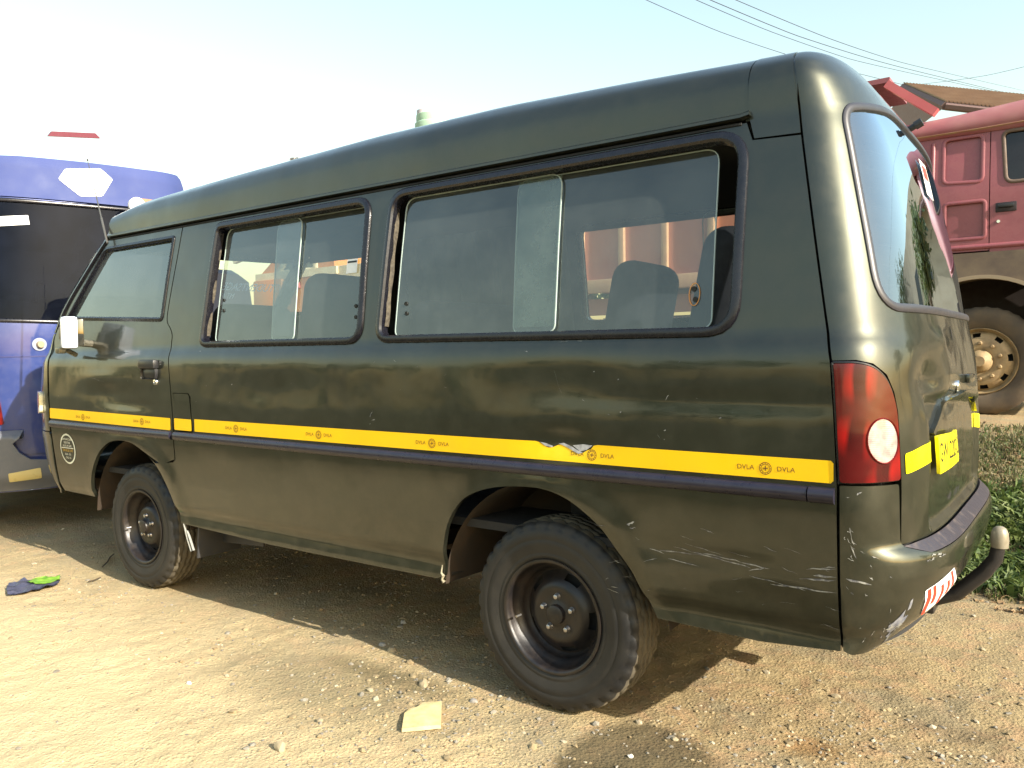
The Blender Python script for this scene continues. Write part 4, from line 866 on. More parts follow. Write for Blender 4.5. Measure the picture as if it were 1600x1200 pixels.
crumple('green_patch', [(42, 917), (60, 910), (78, 906), (94, 903), (93, 912), (70, 918), (55, 920)], simple('green_wrapper', (.13, .32, .03), .4, c2=(.26, .42, .06), ns=40), None, .024, wr); S.objects['green_patch'].location.z += .006
def twig(pts, r, lab):
    P = [Vector((*gp(*q), 0)) for q in pts]; P = [Vector((p.x, p.y, float(gz(p.x, p.y)) + .012)) for p in P]
    tag(MB().tube(P, r, 6).build('twig', simple('dry_twig', (.07, .05, .03), .9)), lab, 'twig', 'dry twigs lying on the sand')
twig([(160, 888), (168, 880), (172, 872), (178, 868)], .004, 'dark forked twig at the shadow edge beside the front wheel')
twig([(138, 911), (148, 908), (157, 904)], .0035, 'short dry twig on the sand between wrapper and front wheel')
# a ring of soft dug-up earth
# ------------------------------------------------------------------ grass on the bank
def grass(name, n, region, hh, cols, lean=.4, wd=.006, dens_=None, seed=1):
    rs = np.random.default_rng(seed); out = [[] for _ in cols]; V = [[] for _ in cols]; F = [[] for _ in cols]; c = 0; tries = 0
    while c < n and tries < n * 12:
        tries += 1; x = rs.uniform(region[0], region[1]); y = rs.uniform(region[2], region[3])
        if dens_ is not None and rs.random() > dens_(x, y): continue
        z = float(gz(x, y)); 
        for _ in range(rs.integers(2, 5)):
            h = hh * rs.uniform(.4, 1.3); a = rs.uniform(0, 6.28); b = rs.uniform(0, 6.28); l_ = h * lean * rs.uniform(.3, 1.6); w_ = wd * rs.uniform(.6, 1.5); k = rs.integers(0, len(cols))
            px_, py_ = x + rs.normal(0, .012), y + rs.normal(0, .012); dx, dy = math.cos(a), math.sin(a); ex, ey = math.cos(b) * l_, math.sin(b) * l_; q = len(V[k])
            V[k] += [(px_ - dx * w_, py_ - dy * w_, z - .01), (px_ + dx * w_, py_ + dy * w_, z - .01), (px_ + dx * w_ * .8 + ex * .45, py_ + dy * w_ * .8 + ey * .45, z + h * .6), (px_ - dx * w_ * .8 + ex * .45, py_ - dy * w_ * .8 + ey * .45, z + h * .6), (px_ + ex, py_ + ey, z + h * (1 - lean * .3))]
            F[k] += [(q, q + 1, q + 2, q + 3), (q + 3, q + 2, q + 4)]
        c += 1
    for k, mt in enumerate(cols):
        if V[k]: tag(MB().add(V[k], F[k]).build(name, mt, smooth=False), kind='stuff')
def leafm(n_, c, c2):
    m = Mat(n_); m.set(Base_Color=m.mix(m.rampf(m.noise(6, 4), .35, .65), c, c2), Roughness=.6, Subsurface_Weight=0.); 
    tl_ = m.n('ShaderNodeBsdfTranslucent'); m.l(m.mix(.5, c, c2), tl_.inputs[0]); mx = m.n('ShaderNodeMixShader'); mx.inputs[0].default_value = .3
    m.l(m.b.outputs[0], mx.inputs[1]); m.l(tl_.outputs[0], mx.inputs[2]); m.l(mx.outputs[0], m.o.inputs[0]); return m.m
G1 = leafm('green_grass', (.085, .13, .028), (.14, .17, .05)); G2 = leafm('dark_grass', (.05, .09, .015), (.08, .12, .03)); G3 = leafm('dry_grass', (.20, .165, .08), (.14, .125, .055))
def dn(x, y):
    v = .5 + 1.6 * float(vnoise(x, y, 2.2, 9)) + .7 * float(vnoise(x, y, 7, 10)); return max(0, min(1, v)) * (1 if y < 4.9 else .4)
grass('short_grass', 9000, (.35, 2.9, 2.25, 5.5), .045, (G2, G3, G3), .7, .004, dn, 3)
def dn2(x, y):
    d = math.hypot((x - 1.35) / .9, (y - 3.05) / .75); return max(0, 1.25 - d) * max(0, min(1, .65 + 1.4 * float(vnoise(x, y, 5, 12))))
grass('leafy_weeds', 3000, (.5, 2.8, 2.3, 4.0), .10, (G1, G1, G2), .8, .013, dn2, 4)
grass('dry_litter', 1800, (.3, 2.9, 2.1, 5.6), .02, (simple('dry_leaf', (.30, .20, .10), .9, c2=(.16, .10, .05), ns=30),), 2.2, .012, dn, 6)
# ------------------------------------------------------------------ the blue minibus in front
BA = np.array([-4.70, .15, 0.]); BD = np.array([.34, 1.25, 0.]); BD /= np.linalg.norm(BD); BN = np.array([BD[1], -BD[0], 0.])
bc = BA + BD * .62
def bl(px, py):                       # pixel -> (across, height) on the back of the blue minibus
    p = pix(px, py, BA, BN); return float((p - bc) @ BD), float(p[2])
blue = empty('blue_minibus', tuple(bc - BN * 1.5), 'blue high-roofed minibus with a white diamond emblem on its back, left edge', 'minibus')
BW = .86
def bf(a, v):
    a = np.asarray(a, float); v = np.asarray(v, float); t = np.clip(np.abs(a) / BW, 0, 1)
    W = 1 - .10 * sst(v, 1.4, 2.9) * 1.0; dep = -.16 * t ** 6 - .06 * t ** 2 - .16 * sst(v, 1.35, 3.0) - .05 * sst(v, 2.62, 2.80)
    return bc + (a * W)[..., None] * BD + dep[..., None] * BN + v[..., None] * np.array([0, 0, 1.])
BLUE = paint('blue_paint', (.012, .032, .165), (.016, .038, .185), .25, .35, .15, .15, (.2, .18, .14)); BLUEL = simple('blue_paint_lit', (.036, .055, .18), .75, c2=(.048, .066, .20), ns=3)  # the high roof's overexposed paleness is put into the second, lighter blue
top = [(-.82, 2.62), (-.78, 2.665), (-.45, 2.685), (0, 2.70), (.45, 2.70), (.755, 2.715), (.78, 2.66), (.80, 2.60)]
vw = 2.395
bmain = [(-.85, .55), (.85, .55), (.85, 2.385), (-.85, 2.385)]
BWN = fillet([(-.80, 1.505), (.82, 1.47), (.80, 2.375), (-.78, 2.365)], [.09, .09, .05, .05])
panel('tailgate', bf, bmain, BLUE, blue, holes=[BWN], grid=(.06, .05), flange=.02)
panel('high_roof_back', bf, [(-.85, 2.392), (.85, 2.40)] + [(.86, 2.60), (.835, 2.70), (.80, 2.728), (.45, 2.712), (0, 2.708), (-.45, 2.698), (-.78, 2.68), (-.83, 2.6)], BLUEL, blue, grid=(.05, .03), flange=.03)
rg = panel('rear_window', bf, BWN, glass('blue_bus_glass', (.06, .07, .09), .03, .25, (.12, .15, .27), gcol=(.7, .8, 1.)), blue, grid=(.1, .1), off=-.008, flange=.004)
strip('window_seal', bf, BWN, rprof(.03, .008), RUBBER, blue)
dm = [bl(92, 274), bl(104, 258), bl(166, 258), bl(187, 276), bl(168, 303), bl(130, 303)]
panel('diamond_emblem', bf, fillet(dm, .015), WHITE, blue, grid=(.05, .05), flange=.001, off=.004)
panel('window_strip_sticker', bf, [bl(-20, 333), bl(41, 332), bl(44, 347), bl(-20, 349)], WHITE, rg, grid=(.1, .1), flange=0, off=-.005)
d1 = bl(0, 558); strip('tailgate_crease', bf, [(-.85, d1[1]), (.85, d1[1] + .01)], [(-.006, -.01), (-.004, .003), (.004, .003), (.006, -.01)], simple('crease_dark', (.02, .025, .12), .5), blue, closed=False)
lk = bl(62, 538); q, n_ = on(bf, [lk], 0); q = q[0]; kb = MB(); kb.tube([q, q + BN * .006], .046, 24); ko = kb.build('lock_recess', simple('lock_ring', (.25, .27, .36), .4), blue)
MB().tube([q + BN * .004, q + BN * .03 + BD * .008], .024, 18).build('lock_barrel', simple('lock_brass', (.35, .27, .17), .5), ko)
# tail lamps, bumper
for s_ in (-1, 1):
    c_ = bl(-8, 640) if s_ < 0 else (.80, .8)
    L = [(bl(-60, 562)[0], bl(-5, 600)[1]), (bl(-4, 590)[0], bl(0, 600)[1]), (bl(8, 663)[0], bl(0, 664)[1]), (bl(-60, 0)[0], bl(0, 668)[1])]
    if s_ > 0: L = [(-a, v) for a, v in L][::-1]
    tlq = panel('tail_lamp', bf, fillet(L, .012), RED, blue, grid=(.03, .03), off=.012, flange=.03)
    mid = L[0][1] * .35 + L[2][1] * .65; xs_ = sorted(a for a, v in L)
    panel('clear_lens', bf, [(xs_[0] + .01, L[2][1] + .012), (xs_[2] - .015, L[2][1] + .012), (xs_[2] - .02, mid), (xs_[0] + .01, mid)], LENS, tlq, grid=(.03, .03), off=.0135, flange=.001)
pb = simple('grey_bumper_plastic', (.10, .11, .13), .5, c2=(.14, .14, .15), ns=8)
z1 = bl(0, 678)[1]; z2 = bl(40, 738)[1]
def bfb(a, v):
    P = bf(a, v); v = np.asarray(v); return P + BN * (.10 * sst(v, z1 + .015, z1 - .03) * (1 - .4 * sst(v, .42, .30)))[..., None]
pts = [(-.88, z1), bl(4, 678), bl(10, 681)]
panel('bumper', bfb, [(-.9, .30), (.9, .34), (.9, .56), bl(70, 716), bl(45, 716), bl(28, 706), bl(18, 692), (bl(12, 0)[0], z1), (-.9, z1)], pb, blue, grid=(.04, .015), flange=.05, off=.02)
panel('lower_valance', bf, [(-.85, .28), (.85, .30), (.85, .56), (-.85, .56)], BLUE, blue, grid=(.08, .05), flange=.05, off=-.01)
panel('bumper_reflector', bfb, fillet([bl(12, 738), bl(60, 728), bl(62, 742), bl(14, 749)], .008), simple('yellow_reflector', (.60, .48, .18), .3, coat=1, bs=200, bstr=.3), blue, grid=(.04, .03), off=.030, flange=.02)
# body behind the back panel
bb = MB(); V = []; F = []
secs = [(-.86, .35), (-.87, 1.2), (-.83, 1.5), (-.77, 2.4), (-.75, 2.6), (-.68, 2.70), (0, 2.72), (.68, 2.73), (.75, 2.62), (.77, 2.4), (.83, 1.5), (.87, 1.2), (.86, .35)]
xs_ = [-.24, -1.2, -2.4, -3.6, -4.4, -4.9]
for i, d in enumerate(xs_):
    for a, v in secs:
        k = 1 if i < 4 else (1 - .05 * (i - 3)); vv_ = v if i < 4 else min(v, 2.5 if i == 4 else 1.3); p_ = bc + BN * (d - (.16 * sst(v, 1.35, 3.0) if i == 0 else 0)) + BD * a * k + np.array([0, 0, vv_]); V.append(p_)
ns_ = len(secs)
for i in range(len(xs_) - 1):
    for j in range(ns_ - 1): F.append((i * ns_ + j, i * ns_ + j + 1, (i + 1) * ns_ + j + 1, (i + 1) * ns_ + j))
F.append(tuple(range((len(xs_) - 1) * ns_, len(xs_) * ns_)))
bb.add(V, F); bb.build('body', BLUE, blue, auto=30)
ii = MB(); ii.box(bc + BN * -1.3 + np.array([0, 0, .9]), (2.0, 1.4, .1)); 
ii.add(*sweep(np.array([bc + BN * -.45 + BD * a + np.array([0, 0, 1.35]) for a in (-.75, .75)]), np.array([[0, 0, 1.]] * 2), [(-.1, -.5), (-.1, .3), (.1, .3), (.1, -.5)], False)); ii.build('luggage_shelf', DARK, blue)
for a in (-.45, .2, .55):
    sb = MB(); sb.add(*sweep(np.array([bc + BN * -.55 + BD * (a + t) + np.array([0, 0, 1.62 - .12 * abs(t) ** 2 * 20]) for t in (-.24, -.2, -.1, 0, .1, .2, .24)]), np.array([[0, 0, 1.]] * 7), [(-.07, -.4), (-.07, .06), (-.03, .1), (.03, .1), (.07, .06), (.07, -.4)], False)); sb.build('seat_back', DARK, blue)
lm = bl(66, 436); q = bc + BD * lm[0] + BN * -.3; sbm = MB(); sbm.tube([q + [0, 0, lm[1] - .14], q + [0, 0, lm[1]], q + BD * .06 + [0, 0, lm[1] - .02], q + BD * .05 + [0, 0, lm[1] - .12]], .012, 8); sbm.build('belt_loop', PLAST, blue)
for a in (-.72, .72):
    for d in (-.9, -4.0):
        c_ = bc + BN * d + BD * a; wb = MB(); wb.lathe([(.0, -.05), (.19, -.09), (.32, -.10), (.33, 0), (.32, .1), (.19, .09), (0, .05)], (0, 0, 0), 'Y', 32)
        R_ = Matrix(((BN[0], BD[0], 0), (BN[1], BD[1], 0), (0, 0, 1))); wb.V = [tuple(Vector(c_) + R_ @ Vector(v) + Vector((0, 0, .33))) for v in wb.V]; wb.build('wheel', TYRE, blue)
# --- sign board on the back of the blue minibus
c_ = Vector(pix(244, 324, BA + BN * .07, BN)); Rb = Matrix(((BN[0], BD[0], 0), (BN[1], BD[1], 0), (0, 0, 1)))
rs_ = MB(); rs_.box(c_, (.035, .26, .11), .008, Rb)
rso = rs_.build('sign_board', simple('peach_sign', (.30, .15, .065), .6, c2=(.26, .12, .05), ns=10)); tag(rso, 'peach sign board with rounded white end on the blue minibus rear window top', 'sign')
MB().tube([c_ + Rb @ Vector((-.02, -.14, 0)), c_ + Rb @ Vector((.022, -.14, 0))], .058, 24).build('white_end', WHITE, rso)
MB().box(c_ + Rb @ Vector((-.045, .05, 0)), (.06, .05, .05), .004, Rb).build('bracket', PLAST, rso)
# ------------------------------------------------------------------ helper for far trucks
def planey(y, dx=0.):
    return lambda a, v: np.stack([np.asarray(a, float), np.full(np.shape(a), float(y)), np.asarray(v, float)], -1)
def truck_wheel(c, r, parent, rimm, tyrem, sgn=1, holes=10, w_=.28):
    b = MB(); y = lambda t: c[1] + sgn * t; nn = 72
    prof = [(r * .60, .02), (r * .66, -.004), (r * .80, -.012), (r * .90, -.006), (r * .965, .02), (r * .985, .04), (r, .06), (r, w_ - .06), (r * .96, w_ - .02), (r * .6, w_)]
    b.lathe(prof, (c[0], 0, c[2]), 'Y', nn, fr=lambda j, k, rr, h: (rr - (.009 if (k % 2 == 0 and 4 <= j <= 8) else 0), h)); b.V = [(v[0], y(v[1]), v[2]) for v in b.V]
    rb = MB(); R_ = r * .61
    rp = [(R_, .02), (R_ * .97, .0), (R_ * .93, .03), (R_ * .88, .05), (R_ * .84, .03), (R_ * .72, .0), (R_ * .66, -.012), (R_ * .40, -.016), (R_ * .34, -.006), (R_ * .30, -.05), (R_ * .18, -.075), (R_ * .15, -.10), (0, -.10)]
    rb.lathe(rp, (c[0], 0, c[2]), 'Y', nn, skip=lambda j, k: 4 <= j <= 4 and (k % 9) < 3); rb.V = [(v[0], y(v[1]), v[2]) for v in rb.V]
    w__ = rb.build('wheel', rimm, parent, auto=40); b.build('tyre', tyrem, w__, auto=50)
    d = MB(); d.lathe([(R_, .10), (0, .10)], (c[0], 0, c[2]), 'Y', 24); d.V = [(v[0], y(v[1]), v[2]) for v in d.V]; d.build('brake_drum', DARK, w__)
    for i in range(holes):
        q = 2 * math.pi * (i + .5) / holes; e = MB(); cc = (c[0] + R_ * .54 * math.cos(q), 0, c[2] + R_ * .54 * math.sin(q)); e.lathe([(0, -.045), (.012, -.045), (.016, -.02), (.020, -.014)], cc, 'Y', 8); e.V = [(v[0], y(v[1]), v[2]) for v in e.V]; e.build('wheel_nut', rimm, w__)
    return w__
# ------------------------------------------------------------------ red tipper truck on the road above
TY = 6.5; tr = empty('tipper_truck', (-1.8, TY + 1.2, .57), 'faded red tipper truck with tan wheel hubs standing on the dirt road behind the van', 'truck')
REDP = paint('faded_red_paint', (.25, .066, .080), (.205, .055, .068), .0, .5, .15, .3, (.36, .25, .17), .25, .25)
REDR = paint('rusty_red_trim', (.25, .068, .085), (.31, .13, .13), .0, .7, .1, .4, (.34, .26, .22), .0)
TAN = simple('tan_hub_paint', (.34, .24, .12), .65, c2=(.20, .135, .07), ns=10, bs=30); DTY = simple('muddy_tyre', (.06, .045, .032), .9, c2=(.14, .10, .06), ns=4, bs=30)
def txz(px, py, y=TY): p = pixy(px, py, y); return float(p[0]), float(p[2])
def tcab(a, v):
    a = np.asarray(a, float); v = np.asarray(v, float); y = TY + .07 * sst(v, 2.6, 3.5) + .25 * np.clip((a - 1.4) / .25, 0, 1) ** 2; return np.stack([a, y, v], -1)
seamx = .665; cz0 = 2.13; cz1 = 3.26; x_b = -.13; x_f = 2.15
rec1 = fillet([(.29, 2.80), (.60, 2.77), (.60, 3.30), (.29, 3.30)], .05); rec1 = fillet([(.275, 2.80), (.605, 2.78), (.605, 3.225), (.275, 3.225)], .055); rec2 = fillet([(.29, 2.25), (.63, 2.25), (.63, 2.60), (.29, 2.60)], .04)
cabp = panel('cab_side', tcab, [(x_b, cz0), (seamx - .004, cz0), (seamx - .004, cz1), (x_b, cz1)], REDP, tr, holes=[rec1, rec2], grid=(.1, .06), flange=.03)
for r_ in (rec1, rec2): panel('recessed_panel', tcab, r_, REDP, cabp, grid=(.1, .06), off=-.022, flange=0); strip('pressed_edge', tcab, r_, rprof(.035, .008, 6), REDP, cabp)
strip('pressed_rib', tcab, [(.185, 2.75), (.185, 3.2)], rprof(.04, .018, 6), REDP, cabp, closed=False)
TWN = fillet([(.795, 2.745), (1.42, 2.745), (1.36, 3.225), (.765, 3.225)], [.07, .07, .07, .06])
tdoor = panel('door', tcab, [(seamx + .004, cz0 - .02), (1.55, cz0 - .02), (1.55, 2.7), (1.48, cz1), (seamx + .004, cz1)], REDP, tr, holes=[TWN], grid=(.1, .06), flange=.03)
strip('window_seal', tcab, TWN, rprof(.035, .012), simple('dirty_seal', (.12, .08, .06), .7), tdoor); panel('door_glass', tcab, TWN, glass('truck_glass', (.22, .22, .24), .02, 1.0), tdoor, grid=(.2, .2), off=-.02, flange=.004)
hx, hz = txz(1572, 323); th = MB(); th.box((hx, TY + .005, hz), (.17, .03, .09), .012); tho = th.build('handle_recess', simple('handle_dark', (.02, .012, .014), .5), tdoor); MB().box((hx, TY - .02, hz + .012), (.13, .02, .035), .008).build('door_handle', PLAST, tho)
lx, lz = txz(1560, 346); MB().lathe([(0, -.012), (.014, -.012), (.018, 0)], (lx, TY, lz), 'Y', 16).build('door_lock', CHROME, tdoor)
# roof band, bows upwards to the front
V = []; F = []; prof = [(-.01, -.02), (-.035, .0), (-.055, .05), (-.055, .10), (-.03, .17), (.05, .24), (.3, .29), (1.2, .31), (2.1, .29), (2.35, .24), (2.42, .17), (2.44, .05)]
xs_ = np.linspace(x_b - .02, 1.6, 16)
for x in xs_:
    lift = .04 * sst(x, .2, 2.0); hgt = 1 - .25 * (1 - sst(x, -.1, 1.3))
    for dy, dz in prof: V.append((x, TY + .06 + dy, cz1 + dz * hgt + lift * (dz > .02)))
k = len(prof)
for i in range(len(xs_) - 1):
    for j in range(k - 1): F.append((i * k + j, (i + 1) * k + j, (i + 1) * k + j + 1, i * k + j + 1))
F += [tuple(range(k)), tuple(range((len(xs_) - 1) * k, len(xs_) * k))[::-1]]
MB().add(V, F).build('cab_roof', REDR, tr, auto=40)
strip('rusty_gutter', tcab, [(x_b, cz1 + .012), (.6, cz1 + .014), (1.2, cz1 + .03), (1.5, cz1 + .04)], rprof(.035, .05, 6), simple('rust', (.30, .20, .10), .9, c2=(.30, .13, .10), ns=9), tr, closed=False)
cbx = MB(); cbx.box((.70, TY + 1.22, 2.68), (1.65, 2.2, 1.15), .05); cbo = cbx.build('cab_body', REDP, tr); 
strip('shoulder_bead', tcab, [(x_b, 2.17), (1.5, 2.17)], rprof(.05, .02), REDP, tr, closed=False)
# mudguard over the front wheel
wx, wz = .60, 1.09
mgm = simple('muddy_mudguard', (.085, .060, .045), .75, c2=(.16, .12, .08), ns=4)
def arcband(nm, r0, r1, a0, a1, y0, y1, mt, par, n=28, sx_=1.):
    b = MB(); V = []; F = []
    for i in range(n + 1):
        q = math.radians(a0 + (a1 - a0) * i / n); c, s_ = math.cos(q), math.sin(q)
        for r_, y in ((r0, y0), (r1, y0), (r1, y1), (r0, y1)): V.append((wx + r_ * c * sx_, y, wz + r_ * s_))
    for i in range(n):
        for j in range(4): F.append((i * 4 + j, i * 4 + (j + 1) % 4, (i + 1) * 4 + (j + 1) % 4, (i + 1) * 4 + j))
    F += [(0, 1, 2, 3), (n * 4 + 3, n * 4 + 2, n * 4 + 1, n * 4)]
    o = b.add(V, F).build(nm, mt, par, auto=40); m = bmesh.new(); m.from_mesh(o.data); bmesh.ops.recalc_face_normals(m, faces=m.faces[:]); m.to_mesh(o.data); m.free(); return o
mgd = arcband('mudguard', .80, .97, 15, 165, TY - .04, TY + .5, mgm, tr, sx_=1.0); arcband('mudguard_rim', .775, .81, 12, 168, TY - .07, TY + .02, simple('mudguard_rim_m', (.26, .20, .13), .6), mgd)
panel('mudguard_apron', planey(TY - .01), [(-.13, 2.115), (1.5, 2.115)] + [(wx + .90 * math.cos(math.radians(q)), wz + .90 * math.sin(math.radians(q))) for q in range(20, 161, 10)], mgm, tr, grid=(.2, .1), flange=.02)
wbk = MB(); wbk.box((.6, TY + 1.25, 1.55), (1.9, 1.4, .9)); wbk.box((-1.6, TY + 1.2, 1.55), (4.6, .9, .25)); wbk.box((1.45, TY + 1.2, 1.4), (.3, 2.3, .9), .04); wbk.build('chassis', simple('chassis_dark', (.03, .02, .016), .9), tr)
truck_wheel((wx, TY + .02, wz), .52, tr, TAN, DTY)
for x in (-2.0, -3.2): truck_wheel((x, TY + .1, 1.09), .52, tr, TAN, DTY)
# --- the tipping body
BY = 6.3; BEDO = paint('sunned_orange_red', (.46, .20, .13), (.42, .16, .11), .0, .6, .1, .3, (.45, .3, .2), .1, .3)
bed = MB(); bx0, bx1, bz0, bz1 = -3.95, -.28, 2.02, 3.55
bp = MB(); bp.box(((bx0 + bx1) / 2, BY + .045, (bz0 + bz1) / 2), (bx1 - bx0, .03, bz1 - bz0)); bpo = bp.build('bed_side', BEDO, tr, smooth=False)
bp2 = MB(); bp2.box(((bx0 + bx1) / 2, BY + 2.4, (bz0 + bz1) / 2), (bx1 - bx0, .05, bz1 - bz0)); bp2.build('bed_side', BEDO, tr, smooth=False)
fl_ = MB(); fl_.box(((bx0 + bx1) / 2, BY + 1.2, bz0 + .03), (bx1 - bx0, 2.4, .06)); fl_.build('bed_floor', REDR, tr, smooth=False)
hb2 = MB(); hb2.box((bx1, BY + 1.2, 2.85), (.06, 2.4, 1.7)); hb2.build('headboard', REDP, tr, smooth=False)
LITO = simple('pale_orange_rib', (.58, .36, .20), .6, c2=(.5, .28, .17), ns=6)
x = -.30
while x > -3.95: 
    r_ = MB(); r_.box((x, BY, (bz0 + bz1) / 2), (.075, .06, bz1 - bz0 - .02), .01); r_.build('side_rib', LITO, bpo); x -= .56
for z, h, d in ((bz0 - .0, .16, .05), (bz1, .10, .06)):
    r_ = MB(); r_.box(((bx0 + bx1) / 2, BY - .004, z), (bx1 - bx0 + .06, d * 2, h), .012); r_.build('side_rail', LITO if z < 3 else REDP, bpo)
ch = MB(); ch.box(((bx0 + bx1) / 2, BY + .2, 1.78), (bx1 - bx0, .1, .20)); ch.build('side_guard', simple('guard_pink', (.36, .17, .12), .7), tr, smooth=False)
# canopy over the cab: a flat visor carried on slanting struts
def bar(name, p, q, th, mt, par, y0=TY - .02, dy=.10):
    (x0, z0), (x1, z1) = p, q; L = math.hypot(x1 - x0, z1 - z0); nx, nz = -(z1 - z0) / L * th / 2, (x1 - x0) / L * th / 2; V = []
    for y in (y0, y0 + dy): V += [(x0 + nx, y, z0 + nz), (x1 + nx, y, z1 + nz), (x1 - nx, y, z1 - nz), (x0 - nx, y, z0 - nz)]
    return MB().add(V, [(0, 3, 2, 1), (4, 5, 6, 7), (0, 1, 5, 4), (1, 2, 6, 5), (2, 3, 7, 6), (3, 0, 4, 7)]).build(name, mt, par, smooth=False)
REDL = paint('pink_faded_strut', (.50, .12, .13), (.46, .1, .11), .0, .6, .1, .1, (.4, .3, .25), .1)
A_ = txz(1385, 131); B_ = txz(1462, 175); bar('canopy_strut', A_, B_, .075, REDL, tr)

C_ = txz(1390, 124); vb = MB(); vb.box((C_[0] - .25, TY + .45, C_[1] - .0), (.5, .9, .05)); vb.build('canopy', REDP, tr, smooth=False)
# ------------------------------------------------------------------ orange tipper seen through the cab windows
OY = 9.2; ORG = paint('orange_paint', (.62, .20, .03), (.58, .22, .05), .0, .5, .1, .2, (.5, .4, .28), .3, .2); CRM = simple('cream_paint', (.75, .66, .46), .5, c2=(.65, .5, .3), ns=5)
ot = empty('orange_truck', (-13, OY + 1, .57), 'orange and cream lorry facing left, seen through the front side windows of the green van', 'truck')
def oxz(px, py): p = pixy(px, py + 16, OY); return float(p[0]), float(p[2])
of = planey(OY)
o0 = oxz(398, 432); o1 = oxz(402, 468); oTop = oxz(440, 385); oS = oxz(430, 412)
cab = [oxz(400, 475), oxz(399, 430), oxz(402, 420), oxz(428, 390), oxz(438, 384), (oxz(520, 380)[0], oxz(438, 384)[1]), (oxz(520, 0)[0], oxz(400, 475)[1])]
owin = fillet([oxz(434, 413), oxz(447, 391), (oxz(484, 0)[0], oxz(447, 391)[1]), (oxz(484, 0)[0], oxz(434, 413)[1])], .06)
oc = panel('cab', of, cab, ORG, ot, holes=[owin], grid=(.4, .4), flange=1.8)
panel('cab_glass', of, owin, glass('orange_truck_glass', (.1, .1, .12), .05), oc, grid=(.5, .5), off=-.04, flange=.01); strip('window_surround', of, owin, rprof(.16, .03), CRM, oc)
z_ = oxz(430, 416)[1]; xa, xb = oxz(392, 0)[0], oxz(520, 0)[0]
bar('cream_sill', (xa, z_), (xb, z_), .16, CRM, oc, OY - .06, .06); bar('mirror_arm', oxz(381, 393), oxz(393, 388), .14, CRM, oc, OY - .3, .1); bar('mirror_arm', oxz(393, 388), oxz(428, 392), .10, ORG, oc, OY - .3, .1)
for i, (a, b) in enumerate(((402, 424), (430, 446), (452, 470))):
    (xx0, zz0), (xx1, zz1) = oxz(a, 436), oxz(b, 424); MB().box(((xx0 + xx1) / 2, OY - .03, (zz0 + zz1) / 2), (abs(xx1 - xx0), .06, abs(zz1 - zz0)), .02).build('door_panel', REDL if i else ORG, oc)
xx0, zz0 = oxz(412, 447); xx1, zz1 = oxz(455, 438); MB().box(((xx0 + xx1) / 2, OY - .05, (zz0 + zz1) / 2), (abs(xx1 - xx0), .1, .5), .02).build('step_box', DARK, oc)
xx0, zz0 = oxz(400, 455); MB().box((xx0 + .6, OY - .05, zz0), (1.0, .2, .9), .05).build('front_corner', ORG, oc)
bx = MB(); xr_ = oxz(508, 0)[0]; bx.box((xb + .9, OY + 1.2, 2.45), (2.6, 2.4, 1.3), .04); bx.build('load_bed', simple('bed_cream', (.70, .62, .42), .6, c2=(.6, .4, .2), ns=3), ot)
bar('orange_band', (xb - .3, 2.55), (xb + 2.1, 2.55), .4, ORG, ot, OY - .06, .06)
ocx = MB(); ocx.box(((oxz(400, 0)[0] + xb) / 2, OY + 1.2, 1.6), (abs(xb - oxz(400, 0)[0]), 2.2, 1.2), .05); ocx.build('cab_base', ORG, ot)
for x in (oxz(425, 0)[0], oxz(560, 0)[0]): truck_wheel((x, OY + .05, 1.1), .52, ot, TAN, DTY)
# ------------------------------------------------------------------ dark blue panel van between the blue minibus and the orange lorry
DY = 3.2; DX = float(pixy(404, 440, DY + .85)[0]) - 2.3; dv = empty('panel_van', (DX, DY, .1), 'dark blue grey panel van beyond the windscreen, left of the orange lorry', 'van')
DBL = simple('dark_blue_paint', (.008, .010, .022), .6)
V = []; secs = [(-.85, .45), (-.88, 1.0), (-.84, 1.35), (-.74, 2.05), (-.6, 2.2), (.6, 2.2), (.74, 2.05), (.84, 1.35), (.88, 1.0), (.85, .45)]
xs_ = [(-2.3, .55), (-2.2, .62), (-1.5, 1.0), (-.3, 1.0), (1.2, 1.0), (2.1, 1.0), (2.25, .97)]; F = []
for x, k in xs_:
    for a, v in secs: V.append((DX + x, DY + a * (1 if k > .7 else .95), .1 + (min(v, 2.2 * k) if k < 1 else v)))
ns_ = len(secs)
for i in range(len(xs_) - 1):
    for j in range(ns_ - 1): F.append((i * ns_ + j, i * ns_ + j + 1, (i + 1) * ns_ + j + 1, (i + 1) * ns_ + j))
F += [tuple(range(ns_)), tuple(range((len(xs_) - 1) * ns_, len(xs_) * ns_))[::-1]]
MB().add(V, F).build('body', DBL, dv, auto=30)
for x in (-1.5, 1.4):
    for a in (-.78, .78): MB().lathe([(0, -.06), (.2, -.10), (.31, -.10), (.33, 0), (.31, .10), (0, .08)], (DX + x, DY + a, .43), 'Y', 28).build('wheel', TYRE, dv)
for x, l_ in ((-1.0, .8), (.2, 1.1), (1.45, 1.0)): MB().box((DX + x, DY - .80, 1.78), (l_, .03, .45), .01, Matrix.Rotation(-.14, 3, 'X')).build('window', simple('van_window_dark', (.01, .012, .015), .1), dv)
